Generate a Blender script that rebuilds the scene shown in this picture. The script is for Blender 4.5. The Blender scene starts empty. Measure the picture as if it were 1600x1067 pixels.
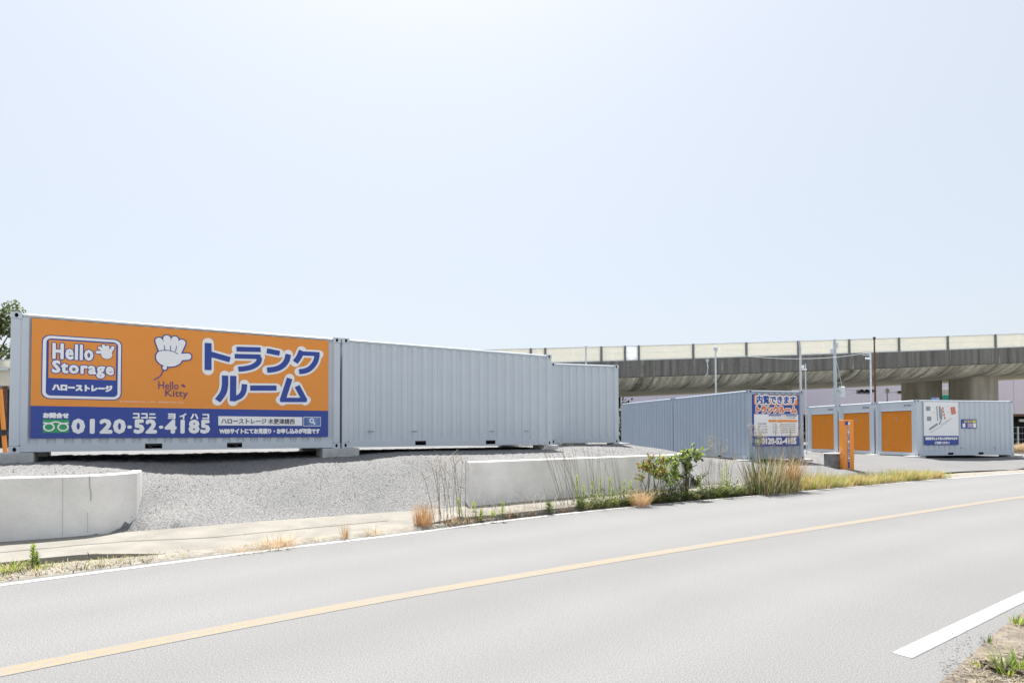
import bpy, bmesh, math, random
import numpy as np
from mathutils import Vector, Matrix
R = math.radians
random.seed(7)
SC = bpy.context.scene
COL = SC.collection

# ------------------------------------------------------------------ camera, sky, sun, exposure
CAM_H = 1.6
F_PX, CY_PX, PITCH, ROLL = 948.2, 654.2, 0.0233, -0.0022      # solved from the container corners (1600 px wide photo)
cd = bpy.data.cameras.new('camera'); cam = bpy.data.objects.new('camera', cd); COL.objects.link(cam)
cd.sensor_width = 36; cd.sensor_fit = 'HORIZONTAL'; cd.lens = F_PX / 1600 * 36
cd.shift_y = (CY_PX - 533.5) / 1600
cd.clip_end = 5000; cd.clip_start = 0.05
cam.matrix_world = Matrix.Translation((0, 0, CAM_H)) @ Matrix.Rotation(math.pi / 2 + PITCH, 4, 'X') @ Matrix.Rotation(ROLL, 4, 'Z')
SC.camera = cam

SUN_EL, SUN_AZ = R(67), R(-12)            # azimuth from +Y towards +X
world = bpy.data.worlds.new('World'); SC.world = world; world.use_nodes = True
wn = world.node_tree
sky = wn.nodes.new('ShaderNodeTexSky'); sky.sky_type = 'NISHITA'; sky.sun_disc = False
sky.sun_elevation = SUN_EL; sky.sun_rotation = SUN_AZ
sky.air_density = 0.9; sky.dust_density = 3.6; sky.ozone_density = 0.9; sky.altitude = 0
wn.nodes['Background'].inputs['Strength'].default_value = 0.098
veil = wn.nodes.new('ShaderNodeMix'); veil.data_type = 'RGBA'; veil.inputs[0].default_value = 0.72      # thin even haze over the whole sky
veil.inputs[7].default_value = (3.8, 4.08, 4.38, 1)
wn.links.new(sky.outputs[0], veil.inputs[6]); wn.links.new(veil.outputs[2], wn.nodes['Background'].inputs['Color'])
sl = bpy.data.lights.new('sun', 'SUN'); sl.energy = 5.0; sl.angle = R(0.5); sl.color = (1, 0.96, 0.9)
so = bpy.data.objects.new('sun', sl); COL.objects.link(so)
sdir = Vector((math.sin(SUN_AZ) * math.cos(SUN_EL), math.cos(SUN_AZ) * math.cos(SUN_EL), math.sin(SUN_EL)))
so.rotation_euler = sdir.to_track_quat('Z', 'Y').to_euler(); so.location = (0, 0, 40)
SC.view_settings.view_transform = 'Standard'; SC.view_settings.look = 'None'
SC.view_settings.exposure = 1.1; SC.view_settings.gamma = 1

# ------------------------------------------------------------------ helpers
def ray(u, v):
    ix, iy = u - 800, v - CY_PX
    c, s = math.cos(ROLL), math.sin(ROLL)
    a, b = c * ix + s * iy, -s * ix + c * iy
    x, z = a / F_PX, -b / F_PX
    return Vector((x, math.cos(PITCH) - z * math.sin(PITCH), math.sin(PITCH) + z * math.cos(PITCH)))
def gp(u, v, z=0.0):                       # where a spot of the photo meets the ground at height z
    d = ray(u, v); t = (z - CAM_H) / d.z
    return Vector((0, 0, CAM_H)) + d * t
def ap(u, v, y):                           # ... or the upright plane at distance y
    d = ray(u, v); return Vector((0, 0, CAM_H)) + d * (y / d.y)

def tag(o, label=None, cat=None, group=None, kind=None):
    if label: o['label'] = label
    if cat: o['category'] = cat
    if group: o['group'] = group
    if kind: o['kind'] = kind
    return o
def empty(name, loc, rz, label, cat, group=None):
    o = bpy.data.objects.new(name, None); COL.objects.link(o)
    o.location = loc; o.rotation_euler = (0, 0, rz); o.empty_display_size = .2
    return tag(o, label, cat, group)
def children(o): return list(o.children)
def copy_tree(o, parent=None):
    c = o.copy(); COL.objects.link(c)
    if parent: c.parent = parent
    for ch in children(o): copy_tree(ch, c)
    return c

class MB:
    """collects faces for ONE mesh object"""
    def __init__(s): s.v = []; s.f = []; s.m = []; s.mi = 0
    def add(s, vs, fs):
        n = len(s.v); s.v += [tuple(x) for x in vs]
        for f in fs: s.f.append(tuple(i + n for i in f)); s.m.append(s.mi)
    def quad(s, a, b, c, d): s.add([a, b, c, d], [(0, 1, 2, 3)])
    def box(s, x0, x1, y0, y1, z0, z1, M=None, ch=0.0):
        if ch:
            bm = bmesh.new(); bmesh.ops.create_cube(bm, size=1)
            for v in bm.verts: v.co = Vector((x0 + (v.co.x + .5) * (x1 - x0), y0 + (v.co.y + .5) * (y1 - y0), z0 + (v.co.z + .5) * (z1 - z0)))
            bmesh.ops.bevel(bm, geom=bm.edges[:], offset=ch, segments=1, affect='EDGES')
            bm.verts.index_update()
            vs = [v.co.copy() for v in bm.verts]; fs = [tuple(v.index for v in f.verts) for f in bm.faces]; bm.free()
        else:
            vs = [Vector(p) for p in ((x0, y0, z0), (x1, y0, z0), (x1, y1, z0), (x0, y1, z0), (x0, y0, z1), (x1, y0, z1), (x1, y1, z1), (x0, y1, z1))]
            fs = [(0, 3, 2, 1), (4, 5, 6, 7), (0, 1, 5, 4), (1, 2, 6, 5), (2, 3, 7, 6), (3, 0, 4, 7)]
        if M is not None: vs = [M @ v for v in vs]
        s.add(vs, fs)
    def tube(s, pts, rad, n=6, cap=True):
        pts = [Vector(p) for p in pts]; m = len(pts)
        rs = rad if isinstance(rad, (list, tuple)) else [rad] * m
        base = len(s.v); up = Vector((0, 0, 1))
        for i, p in enumerate(pts):
            t = (pts[min(i + 1, m - 1)] - pts[max(i - 1, 0)])
            t = t.normalized() if t.length > 1e-9 else up
            a = t.cross(up)
            if a.length < .05: a = t.cross(Vector((1, 0, 0)))
            a.normalize(); b = a.cross(t)
            for k in range(n):
                q = 2 * math.pi * k / n
                s.v.append(tuple(p + (a * math.cos(q) + b * math.sin(q)) * rs[i]))
        for i in range(m - 1):
            for k in range(n):
                k2 = (k + 1) % n
                s.f.append((base + i * n + k, base + (i + 1) * n + k, base + (i + 1) * n + k2, base + i * n + k2)); s.m.append(s.mi)
        if cap:
            s.f.append(tuple(base + k for k in range(n))); s.m.append(s.mi)
            s.f.append(tuple(base + (m - 1) * n + k for k in range(n))[::-1]); s.m.append(s.mi)
    def build(s, name, mats, parent=None, smooth=False):
        me = bpy.data.meshes.new(name); me.from_pydata(s.v, [], s.f)
        mats = mats if isinstance(mats, (list, tuple)) else [mats]
        for m in mats: me.materials.append(m)
        if len(mats) > 1: me.polygons.foreach_set('material_index', s.m)
        if smooth: me.polygons.foreach_set('use_smooth', [True] * len(me.polygons))
        me.update()
        o = bpy.data.objects.new(name, me); COL.objects.link(o)
        if parent: o.parent = parent
        return o

# ------------------------------------------------------------------ materials
def mat(name, c1, c2=None, rough=.7, scale=4, stretch=(1, 1, 1), detail=5, lo=.35, hi=.65, bump=0, bscale=60, metal=0, transl=0, spec=.5,
        fine=None, coords='Object'):
    m = bpy.data.materials.new(name); m.use_nodes = True
    nt = m.node_tree; N = nt.nodes; Lk = nt.links
    b = N['Principled BSDF']; b.inputs['Roughness'].default_value = rough; b.inputs['Metallic'].default_value = metal
    b.inputs['Specular IOR Level'].default_value = spec
    tc = N.new('ShaderNodeTexCoord'); mp = N.new('ShaderNodeMapping'); mp.inputs['Scale'].default_value = stretch
    Lk.new(tc.outputs[coords], mp.inputs[0])
    c2 = c2 or tuple(min(1, x * 1.12) for x in c1)
    nz = N.new('ShaderNodeTexNoise'); nz.inputs['Scale'].default_value = scale; nz.inputs['Detail'].default_value = detail
    Lk.new(mp.outputs[0], nz.inputs['Vector'])
    rp = N.new('ShaderNodeValToRGB'); rp.color_ramp.elements[0].position = lo; rp.color_ramp.elements[1].position = hi
    rp.color_ramp.elements[0].color = (*c1, 1); rp.color_ramp.elements[1].color = (*c2, 1)
    Lk.new(nz.outputs[0], rp.inputs[0])
    out = rp.outputs[0]
    if fine:                                                     # (scale, dark factor, light factor): fine speckle
        n2 = N.new('ShaderNodeTexNoise'); n2.inputs['Scale'].default_value = fine[0]; n2.inputs['Detail'].default_value = 6
        n2.inputs['Roughness'].default_value = .85
        Lk.new(tc.outputs[coords], n2.inputs['Vector'])
        r2 = N.new('ShaderNodeValToRGB'); r2.color_ramp.elements[0].position = .34; r2.color_ramp.elements[1].position = .66
        r2.color_ramp.elements[0].color = (fine[1],) * 3 + (1,); r2.color_ramp.elements[1].color = (fine[2],) * 3 + (1,)
        Lk.new(n2.outputs[0], r2.inputs[0])
        mx = N.new('ShaderNodeMix'); mx.data_type = 'RGBA'; mx.blend_type = 'MULTIPLY'; mx.inputs[0].default_value = 1
        Lk.new(out, mx.inputs[6]); Lk.new(r2.outputs[0], mx.inputs[7]); out = mx.outputs[2]
    Lk.new(out, b.inputs['Base Color'])
    if bump:
        nb = N.new('ShaderNodeTexNoise'); nb.inputs['Scale'].default_value = bscale; nb.inputs['Detail'].default_value = 4
        Lk.new(tc.outputs[coords], nb.inputs['Vector'])
        bp = N.new('ShaderNodeBump'); bp.inputs['Strength'].default_value = bump; bp.inputs['Distance'].default_value = .02
        Lk.new(nb.outputs[0], bp.inputs['Height']); Lk.new(bp.outputs[0], b.inputs['Normal'])
    if transl:
        tr = N.new('ShaderNodeBsdfTranslucent'); Lk.new(out, tr.inputs['Color'])
        ms = N.new('ShaderNodeMixShader'); ms.inputs[0].default_value = transl
        Lk.new(b.outputs[0], ms.inputs[1]); Lk.new(tr.outputs[0], ms.inputs[2])
        Lk.new(ms.outputs[0], N['Material Output'].inputs['Surface'])
    m['out'] = 1
    return m

M = {}
def lanes(m):                                    # paler tyre tracks along the two lanes
    nt = m.node_tree; N = nt.nodes; L = nt.links; b = N['Principled BSDF']; src = b.inputs['Base Color'].links[0].from_socket
    a = N.new('ShaderNodeAttribute'); a.attribute_name = 'across'
    r = N.new('ShaderNodeValToRGB'); e = r.color_ramp.elements
    for p, v in ((0, .93), (.12, .95), (.2, 1.03), (.28, .97), (.36, 1.03), (.46, .93), (.56, .98), (.64, 1.05), (.74, .99), (.82, 1.05), (.93, .97), (1, .93)):
        q = e.new(p); q.color = (v, v, v, 1)
    e.remove(e[0]); e.remove(e[-1])
    x = N.new('ShaderNodeMix'); x.data_type = 'RGBA'; x.blend_type = 'MULTIPLY'; x.inputs[0].default_value = 1
    L.new(a.outputs['Fac'], r.inputs[0]); L.new(src, x.inputs[6]); L.new(r.outputs[0], x.inputs[7]); L.new(x.outputs[2], b.inputs['Base Color'])
M['asphalt'] = mat('asphalt', (0.176, 0.178, 0.18), (0.184, 0.186, 0.188), rough=.9, scale=.5, detail=6, fine=(88, .34, 1.62), bump=.05, bscale=110, spec=.2)
def worn(m, mid):                                # paint rubbed through to the asphalt at its edges, in patches and (mid) along the middle
    nt = m.node_tree; N = nt.nodes; L = nt.links; b = N['Principled BSDF']; src = b.inputs['Base Color'].links[0].from_socket
    a = N.new('ShaderNodeAttribute'); a.attribute_name = 'across'
    r = N.new('ShaderNodeValToRGB'); e = r.color_ramp.elements
    e[0].position = 0; e[0].color = (.62,) * 3 + (1,); e[1].position = 1; e[1].color = (.62,) * 3 + (1,)
    for p, v in ((.10, .16), (.36, .10), (.5, mid), (.64, .10), (.90, .16)): q = e.new(p); q.color = (v, v, v, 1)
    tc = N.new('ShaderNodeTexCoord'); nz = N.new('ShaderNodeTexNoise'); nz.inputs['Scale'].default_value = 24; nz.inputs['Detail'].default_value = 7; nz.inputs['Roughness'].default_value = .75
    n2 = N.new('ShaderNodeTexNoise'); n2.inputs['Scale'].default_value = 1.3; n2.inputs['Detail'].default_value = 3
    L.new(tc.outputs['Object'], nz.inputs['Vector']); L.new(tc.outputs['Object'], n2.inputs['Vector']); L.new(a.outputs['Fac'], r.inputs[0])
    ad = N.new('ShaderNodeMath'); ad.operation = 'ADD'; L.new(nz.outputs[0], ad.inputs[0]); L.new(r.outputs[0], ad.inputs[1])
    a2 = N.new('ShaderNodeMath'); a2.operation = 'MULTIPLY_ADD'; L.new(n2.outputs[0], a2.inputs[0]); a2.inputs[1].default_value = .5; L.new(ad.outputs[0], a2.inputs[2])
    th = N.new('ShaderNodeMapRange'); th.inputs[1].default_value = .93; th.inputs[2].default_value = 1.12; L.new(a2.outputs[0], th.inputs[0])
    x = N.new('ShaderNodeMix'); x.data_type = 'RGBA'; L.new(th.outputs[0], x.inputs[0]); L.new(src, x.inputs[6]); x.inputs[7].default_value = (.175, .176, .178, 1)
    L.new(x.outputs[2], b.inputs['Base Color'])
lanes(M['asphalt'])
M['pave'] = mat('lot_paving', (0.158, 0.158, 0.16), (0.172, 0.172, 0.172), rough=.92, scale=.7, fine=(60, .82, 1.14), bump=.3, bscale=90, spec=.2)
M['gravel'] = mat('gravel', (0.162, 0.164, 0.167), (0.19, 0.191, 0.191), rough=.95, scale=.8, fine=(36, .15, 1.85), bump=.7, bscale=55, spec=.2)
M['stone'] = mat('stone', (0.17, 0.17, 0.175), (0.3, 0.3, 0.295), rough=.9, scale=9)
M['kerb'] = mat('kerb_concrete', (0.185, 0.175, 0.155), (0.235, 0.225, 0.2), rough=.9, scale=2.2, fine=(50, .85, 1.1), bump=.25, bscale=60)
M['wallc'] = mat('wall_concrete', (0.7, 0.68, 0.645), (0.86, 0.835, 0.8), rough=.9, scale=1.6, fine=(22, .94, 1.05), bump=.15, bscale=40)
M['block'] = mat('block_concrete', (0.42, 0.43, 0.43), (0.54, 0.54, 0.53), rough=.9, scale=6, fine=(50, .85, 1.1), bump=.25)
M['soil'] = mat('soil', (0.2, 0.18, 0.15), (0.28, 0.26, 0.225), rough=.95, scale=5, fine=(40, .6, 1.3), bump=.8, bscale=30)
M['soil_near'] = mat('dry_soil', (.11, .09, .07), (.20, .17, .135), rough=.95, scale=7, fine=(40, .6, 1.3), bump=.8, bscale=30)
M['base'] = mat('field', (0.26, 0.25, 0.21), (0.32, 0.31, 0.27), rough=.95, scale=.2)
M['white_paint'] = mat('white_paint', (0.28, 0.28, 0.275), (0.44, 0.44, 0.435), rough=.8, scale=9, lo=.28, hi=.5, fine=(80, .85, 1.1))
M['yellow_paint'] = mat('yellow_paint', (0.205, 0.18, 0.145), (0.24, 0.192, 0.122), rough=.8, scale=14, lo=.3, hi=.62, fine=(90, .75, 1.2))
worn(M['yellow_paint'], .40); worn(M['white_paint'], .17)
M['steel'] = mat('container_paint', (0.51, 0.562, 0.622), (0.535, 0.587, 0.647), rough=.45, scale=1.3, lo=.3, hi=.7)
M['steel_shaded'] = mat('container_paint_shaded', (0.34, 0.405, 0.49), (0.365, 0.43, 0.515), rough=.5, scale=1.3, lo=.3, hi=.7)  # darker copy of the container paint: shade of the price sign row in the colour
M['steel_dark'] = mat('underside', (.03, .03, .032), rough=.9)
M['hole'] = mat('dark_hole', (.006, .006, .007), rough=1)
M['orange'] = mat('sign_orange', (0.76, 0.27, 0.035), (0.77, 0.275, 0.037), rough=.35)
M['navy'] = mat('sign_navy', (0.018, 0.052, 0.3), (0.019, 0.054, 0.31), rough=.35)
M['signwhite'] = mat('sign_white', (0.8, 0.81, 0.83), (0.82, 0.83, 0.85), rough=.4)
M['ink'] = mat('dark_ink', (.10, .10, .12), rough=.5)
M['grey_ink'] = mat('grey_ink', (.26, .27, .30), rough=.5)
M['green_sign'] = mat('sign_green', (.02, .30, .10), rough=.4)
M['purple'] = mat('purple_ink', (.11, .05, .16), rough=.5)
M['blue_btn'] = mat('button_blue', (.05, .11, .33), (.16, .27, .52), rough=.4, scale=3)
M['yellow'] = mat('sign_yellow', (.62, .58, .10), rough=.4)
M['lilac'] = mat('sign_lilac', (.42, .30, .48), rough=.4)
M['red_sign'] = mat('map_red', (.62, .18, .07), rough=.4)
M['shutter'] = mat('shutter_orange', (0.66, 0.215, 0.004), (0.7, 0.225, 0.005), rough=.42)
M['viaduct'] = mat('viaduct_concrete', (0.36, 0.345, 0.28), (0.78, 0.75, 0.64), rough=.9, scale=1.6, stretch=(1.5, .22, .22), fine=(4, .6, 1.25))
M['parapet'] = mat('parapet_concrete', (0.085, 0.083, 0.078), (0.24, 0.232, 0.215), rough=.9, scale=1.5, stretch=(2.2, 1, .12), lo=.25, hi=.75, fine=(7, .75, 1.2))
M['soffit'] = mat('soffit_concrete', (0.66, 0.61, 0.48), (0.74, 0.69, 0.56), rough=.9, scale=.4)
M['pier'] = mat('pier_concrete', (0.3, 0.275, 0.22), (0.42, 0.39, 0.33), rough=.9, scale=1.2, stretch=(1.5, 1.5, .2))
M['barrier'] = mat('barrier_panel', (0.8, 0.795, 0.745), (0.82, 0.815, 0.765), rough=.5, transl=.4)
M['barrier_clear'] = mat('barrier_clear', (.78, .80, .84), rough=.4, transl=.5)
M['barrier_post'] = mat('barrier_post', (.14, .155, .155), (.18, .2, .2), rough=.5)
M['galv'] = mat('galvanised', (.5, .54, .56), (.62, .66, .68), rough=.45, scale=6)
M['pole_blue'] = mat('pole_bluegrey', (.36, .41, .45), (.46, .51, .55), rough=.5, scale=3, stretch=(1, 1, .2))
M['rust'] = mat('rusty_steel', (.10, .045, .03), (.17, .08, .055), rough=.8, scale=5)
M['warehouse'] = mat('warehouse_cladding', (0.56, 0.52, 0.62), (0.6, 0.56, 0.66), rough=.6, scale=.2)
M['black'] = mat('black_plastic', (.02, .02, .022), rough=.5)
M['red_lens'] = mat('red_lens', (.55, .07, .05), rough=.3)
M['teal'] = mat('teal_panel', (.02, .42, .36), rough=.4)
M['orange_paint'] = mat('orange_paint', (0.82, 0.28, 0.035), (0.84, 0.3, 0.04), rough=.4)
M['beige'] = mat('beige_sheet', (.62, .58, .48), rough=.6)
def leafmat(n, a, b, t=.35, s=6): return mat(n, a, b, rough=.6, scale=s, transl=t, spec=.3)
M['leaf'] = leafmat('leaf_green', (0.085, 0.14, 0.035), (0.22, 0.28, 0.075))
M['leaf_lime'] = leafmat('leaf_lime', (0.22, 0.32, 0.04), (0.46, 0.52, 0.1))
M['leaf_dark'] = leafmat('leaf_dark', (0.05, 0.075, 0.03), (0.13, 0.155, 0.06))
M['leaf_pale'] = leafmat('leaf_pale', (.34, .42, .24), (.55, .62, .40))
M['leaf_red'] = leafmat('leaf_red', (.30, .11, .04), (.45, .25, .07))
M['dry'] = leafmat('dry_orange', (.42, .22, .09), (.62, .38, .19), .3)
M['straw'] = leafmat('dry_straw', (.48, .36, .22), (.68, .55, .37), .3)
M['stalk'] = leafmat('dead_stalk', (0.17, 0.14, 0.1), (0.31, 0.265, 0.195), .1)
M['seed'] = leafmat('seed_head', (.36, .31, .22), (.55, .50, .38), .3)
M['bark'] = mat('bark', (.06, .045, .03), (.12, .095, .07), rough=.95, scale=10, bump=.5)
M['red_stuff'] = mat('red_paint', (.5, .04, .04), rough=.5)

# ------------------------------------------------------------------ ground
def catmull(P, step=.4):
    P = [Vector((p[0], p[1], p[2] if len(p) > 2 else 0)) for p in P]; out = []
    for i in range(len(P) - 1):
        p0, p1, p2, p3 = P[max(i - 1, 0)], P[i], P[i + 1], P[min(i + 2, len(P) - 1)]
        n = max(2, int((p2 - p1).length / step))
        for k in range(n):
            t = k / n
            out.append(.5 * ((2 * p1) + (p2 - p0) * t + (2 * p0 - 5 * p1 + 4 * p2 - p3) * t * t + (3 * p1 - p0 - 3 * p2 + p3) * t ** 3))
    out.append(P[-1]); return out
def normals(L):                                   # unit left-hand normals (away from the camera side)
    o = []
    for i in range(len(L)):
        t = L[min(i + 1, len(L) - 1)] - L[max(i - 1, 0)]; t.z = 0; t.normalize()
        o.append(Vector((-t.y, t.x, 0)))
    return o
def offset(L, d):
    n = normals(L); return [p + n[i] * d for i, p in enumerate(L)]
def resample(L, n):
    d = [0]
    for a, b in zip(L, L[1:]): d.append(d[-1] + (b - a).length)
    out = []; j = 0
    for k in range(n):
        s = d[-1] * k / (n - 1)
        while j < len(d) - 2 and d[j + 1] < s: j += 1
        t = (s - d[j]) / max(1e-9, d[j + 1] - d[j]); out.append(L[j].lerp(L[j + 1], t))
    return out
def strip(mb, A, B, rows=1, zf=None):
    n = len(A); b0 = len(mb.v)
    for i in range(n):
        for r in range(rows + 1):
            p = A[i].lerp(B[i], r / rows)
            if zf: p = Vector((p.x, p.y, zf(p, r / rows)))
            mb.v.append(tuple(p))
    for i in range(n - 1):
        for r in range(rows):
            q = b0 + i * (rows + 1) + r
            mb.f.append((q, q + rows + 1, q + rows + 2, q + 1)); mb.m.append(mb.mi)

EDGE = catmull([(-30, -16), (-16, -4.4), (-9.6, 2.5), (-5.43, 6.47), (-3.47, 8.25), (-1.64, 9.75), (0, 11.22), (2.39, 13.0), (7.77, 16.41), (14.96, 20.9), (20.0, 23.8), (32, 30.2), (60, 43.5)])
MID = catmull([(-25, -16.5), (-13, -4.4), (-6.2, 1.7), (-3.446, 4.118), (-1.645, 5.6), (-.144, 6.68), (2.06, 8.19), (5.82, 10.66), (12.6, 15.0), (20, 19.3), (32, 25.7), (60, 39)])
RIGHT = catmull([(2.79, 4.39), (3.9, 5.18), (5.0, 5.96), (8, 8.05), (13, 11.3), (20, 15.2), (32, 21.3), (60, 34)])
RASPH = catmull([(-18, -15), (-8, -5.2), (-2, .2), (1.6, 2.9), (2.75, 3.85), (4.45, 5.28), (5.8, 6.2), (8.3, 7.7), (13.3, 10.9), (20.3, 14.8), (32.3, 20.9), (60.3, 33.6)])

mb = MB(); mb.quad((-900, -900, -.06), (900, -900, -.06), (900, 900, -.06), (-900, 900, -.06))
tag(mb.build('ground', M['base']), kind='structure')
mb = MB(); strip(mb, resample(RASPH, 160), resample(offset(EDGE, .17), 160), 12)
rd = mb.build('road', M['asphalt']); tag(rd, kind='structure')
at = rd.data.attributes.new('across', 'FLOAT', 'POINT'); at.data.foreach_set('value', [(i % 13) / 12 for i in range(len(rd.data.vertices))])
def line(name, L, w, m, z=.003):
    mb = MB(); a, b = offset(L, -w / 2), offset(L, w / 2)
    strip(mb, a, b, 8, lambda p, t: z); o = mb.build(name, m)
    at = o.data.attributes.new('across', 'FLOAT', 'POINT'); at.data.foreach_set('value', [(i % 9) / 8 for i in range(len(o.data.vertices))])
    return tag(o, kind='structure')
line('road_edge_line', EDGE, .13, M['white_paint'])
line('road_edge_line', RIGHT, .145, M['white_paint'])
line('road_centre_line', MID, .205, M['yellow_paint'], .003)

# the line along which pavement gives way to the lot
BACK = catmull([(-30, -10), (-14, 3.6), (-9.5, 6.85), (-7.05, 8.39), (-5.9, 9.1), (-4.04, 10.37), (-1.96, 11.62), (-.87, 12.32), (1.75, 14.3), (2.97, 15.22), (4.7, 16.5), (6.4, 17.55), (9.0, 19.0), (15.5, 22.5), (20.5, 24.85), (33, 31.4), (60, 44.3)], .25)
FRONT = catmull([(-31, -11), (-14.4, -.8), (-9.4, 3.95), (-6.08, 7.05), (-5.25, 7.65), (-4.5, 7.98), (-3.75, 8.6), (-1.95, 10.12), (.24, 11.62), (2.88, 13.78), (5.4, 15.75), (6.9, 16.75)], .25)
def front_z(p):
    x = p.x
    if x < -5.3: return .10
    if x < -4.4: return .10 - .075 * (x + 5.3) / .9
    if x < -1.6: return .025
    if x < -1.0: return .025 + .075 * (x + 1.6) / .6
    return .10
mb = MB()
A_ = resample(FRONT, 240); Bk = resample([p for p in BACK if p.x < 6.9], 240)
strip(mb, A_, Bk, 3, lambda p, t: front_z(p) * (1 - t) + .125 * t + random.uniform(-.003, .003))
strip(mb, [p + Vector((.0, -.0, -.08)) for p in offset(A_, -.012)], A_, 1, lambda p, t: (-.02 if t < .5 else front_z(p)))
tag(mb.build('pavement', M['kerb']), kind='structure')
# a long open joint in the pavement
mb = MB(); jl = [A_[i].lerp(Bk[i], .45) for i in range(240) if -8 < A_[i].x < -2]
mb.mi = 0; strip(mb, offset(jl, -.009), offset(jl, .009), 1, lambda p, t: .006 + front_z(p) * .55 + .125 * .45)
tag(mb.build('pavement_joint', M['hole']), kind='structure')
# soil verge between the white line and the kerb, and along the lot farther on
mb = MB()
va = resample(offset(EDGE, .16), 300); vb = []
mixed = [p for p in FRONT] + [p for p in offset(EDGE, .95) if p.x > 7.6]
vb = resample(mixed, 300)
def near(L, p): return min(L, key=lambda q: (q - p).length_squared)
vb = [near(vb, a + Vector((-.3, .4, 0))) for a in va]
strip(mb, va, vb, 5, lambda p, t: (.002 if t < .05 else .006 + .03 * math.sin(math.pi * min(1, t * .8)) + random.uniform(0, .012)))
tag(mb.build('verge', M['soil']), kind='structure')

# lot: one height field
AX_, AY_ = -9.1807, 11.0629
CP = [(-7.6, 10.27, 1.05), (-9.2, 11.06, 1.07), (-6.66, 12.62, .97), (-6.0, 11.38, .77), (-3.96, 12.5, .90), (-2.29, 13.56, 1.03), (-4, 14.25, 1.05), (1.15, 17.46, 1.13),
      (3.55, 20.15, 1.22), (-12, 12, 1.05), (-14, 7, 1.0), (-10, 8, .95), (-7.2, 8.9, .9), (-12, 5.9, .9), (-6.6, 9.6, .7), (-5.62, 9.35, .125), (-4.04, 10.45, .125), (-1.96, 11.7, .125),
      (-1.3, 12.1, .16), (-5.5, 10.2, .34), (-3, 11.9, .48), (-.6, 12.9, .72), (.6, 13.75, .82), (2.6, 15.4, .88), (4.1, 16.7, .75), (1, 15.5, 1.03), (3, 17.5, 1.1), (-.5, 14.6, 1.01),
      (3.9, 20.4, 1.2), (5.0, 19.1, .98), (5.9, 19.3, .82), (7.5, 20.2, .52), (6.6, 22.5, .62), (5.9, 17.5, .24), (7.2, 18.4, .18), (8, 19.2, .40), (8.7, 22, .51), (11.2, 22.8, .49), (8, 27, .55), (6.5, 33, .55),
      (18.2, 27.2, .43), (24.2, 28.7, .42), (20, 34, .44), (14, 26, .46), (14, 32, .5), (6.4, 17.55, .12), (9, 19.0, .10), (15.5, 22.5, .06), (20.5, 24.85, .05), (33, 31.6, .05), (60, 44.5, .05),
      (30, 40, .35), (0, 50, .5), (-20, 30, .95), (0, 22, 1.1), (2.5, 26, 1.0), (-30, 0, .6), (60, 70, .3), (12, 20.3, .2), (40, 42, .2), (26, 30, .3), (-35, 30, .8), (5.2, 16.9, .22), (-3.05, 11.02, .135), (-2.5, 11.35, .14), (-5.0, 9.78, .13), (-1.05, 12.22, .16), (-.75, 12.55, .36), (-5.82, 9.22, .125), (-5.80, 9.6, .20), (-5.92, 9.05, .122), (-5.98, 10.2, .40), (-5.96, 9.15, .12), (-5.9, 9.36, .128), (-6.02, 9.06, .12), (-6.22, 9.14, .66), (-6.28, 9.3, .72), (-6.35, 9.9, .78), (-6.5, 8.95, .8)] + [(AX_ + a * .8501 - 2.75 * .5266, AY_ + a * .5266 + 2.75 * .8501, 1.14) for a in (0, 1.5, 3, 4.5, 6, 7.5, 9, 10.5, 12)]
CPn = np.array(CP); Pn = CPn[:, :2]
def phi(d): return np.sqrt(d * d + .02)
Kn = phi(np.linalg.norm(Pn[:, None] - Pn[None], axis=2)); nC = len(CP)
Am = np.zeros((nC + 1, nC + 1)); Am[:nC, :nC] = Kn - .01 * np.eye(nC) * -1; Am[:nC, nC] = 1; Am[nC, :nC] = 1
Wn = np.linalg.solve(Am, np.append(CPn[:, 2], 0))
def lot_z(x, y):
    d = phi(np.hypot(Pn[:, 0] - x, Pn[:, 1] - y)); return float(d @ Wn[:nC] + Wn[nC])
mbG, mbP = MB(), MB()
fmid = resample([p for p in BACK if -8 < p.x < 8], 300)
fl = resample([p for p in BACK if p.x <= -8], 50)[:-1] + fmid + resample([p for p in BACK if p.x >= 8], 120)[1:]; bd = Vector((-.515, .857, 0))
ts = [0, .1, .2, .35, .5, .7, .9, 1.15, 1.4, 1.7, 2, 2.4, 2.8, 3.3, 3.8, 4.4, 5, 5.8, 6.6, 7.5, 8.5, 10, 12, 14, 17, 20, 25, 30, 38, 50]
grid = []
for p in fl:
    row = []
    for t in ts:
        q = p + bd * t; z = lot_z(q.x, q.y)
        if t == 0: z = .118 if p.x < 6 else min(z, .12)
        if -5.99 < q.x < -5.35 and t < 1.5: z = min(z, .12 + (.22 + .45 * (q.x + 5.99)) * t + .1 * t * t)   # foot of the curved wall end
        elif -6.14 < q.x and p.x < -5.75 and t < .25: z = min(z, .12)
        z += random.uniform(-.012, .012) * (1 if t > .3 else .2)
        row.append((q.x, q.y, max(-.02, z)))
    grid.append(row)
def paved(x, y): return (x - 4.95) * .93 - (y - 16.7) * .30 + .35 * math.sin(y * 1.7) > 0
for mbx, want in ((mbG, False), (mbP, True)):
    idx = {}
    def vid(i, j):
        if (i, j) not in idx: idx[(i, j)] = len(mbx.v); mbx.v.append(grid[i][j])
        return idx[(i, j)]
    for i in range(len(fl) - 1):
        for j in range(len(ts) - 1):
            c = grid[i][j]
            if paved(c[0], c[1]) == want:
                mbx.f.append((vid(i, j), vid(i + 1, j), vid(i + 1, j + 1), vid(i, j + 1))); mbx.m.append(0)
tag(mbG.build('gravel_lot', M['gravel'], smooth=True), kind='structure')
tag(mbP.build('paved_lot', M['pave'], smooth=True), kind='structure')

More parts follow.
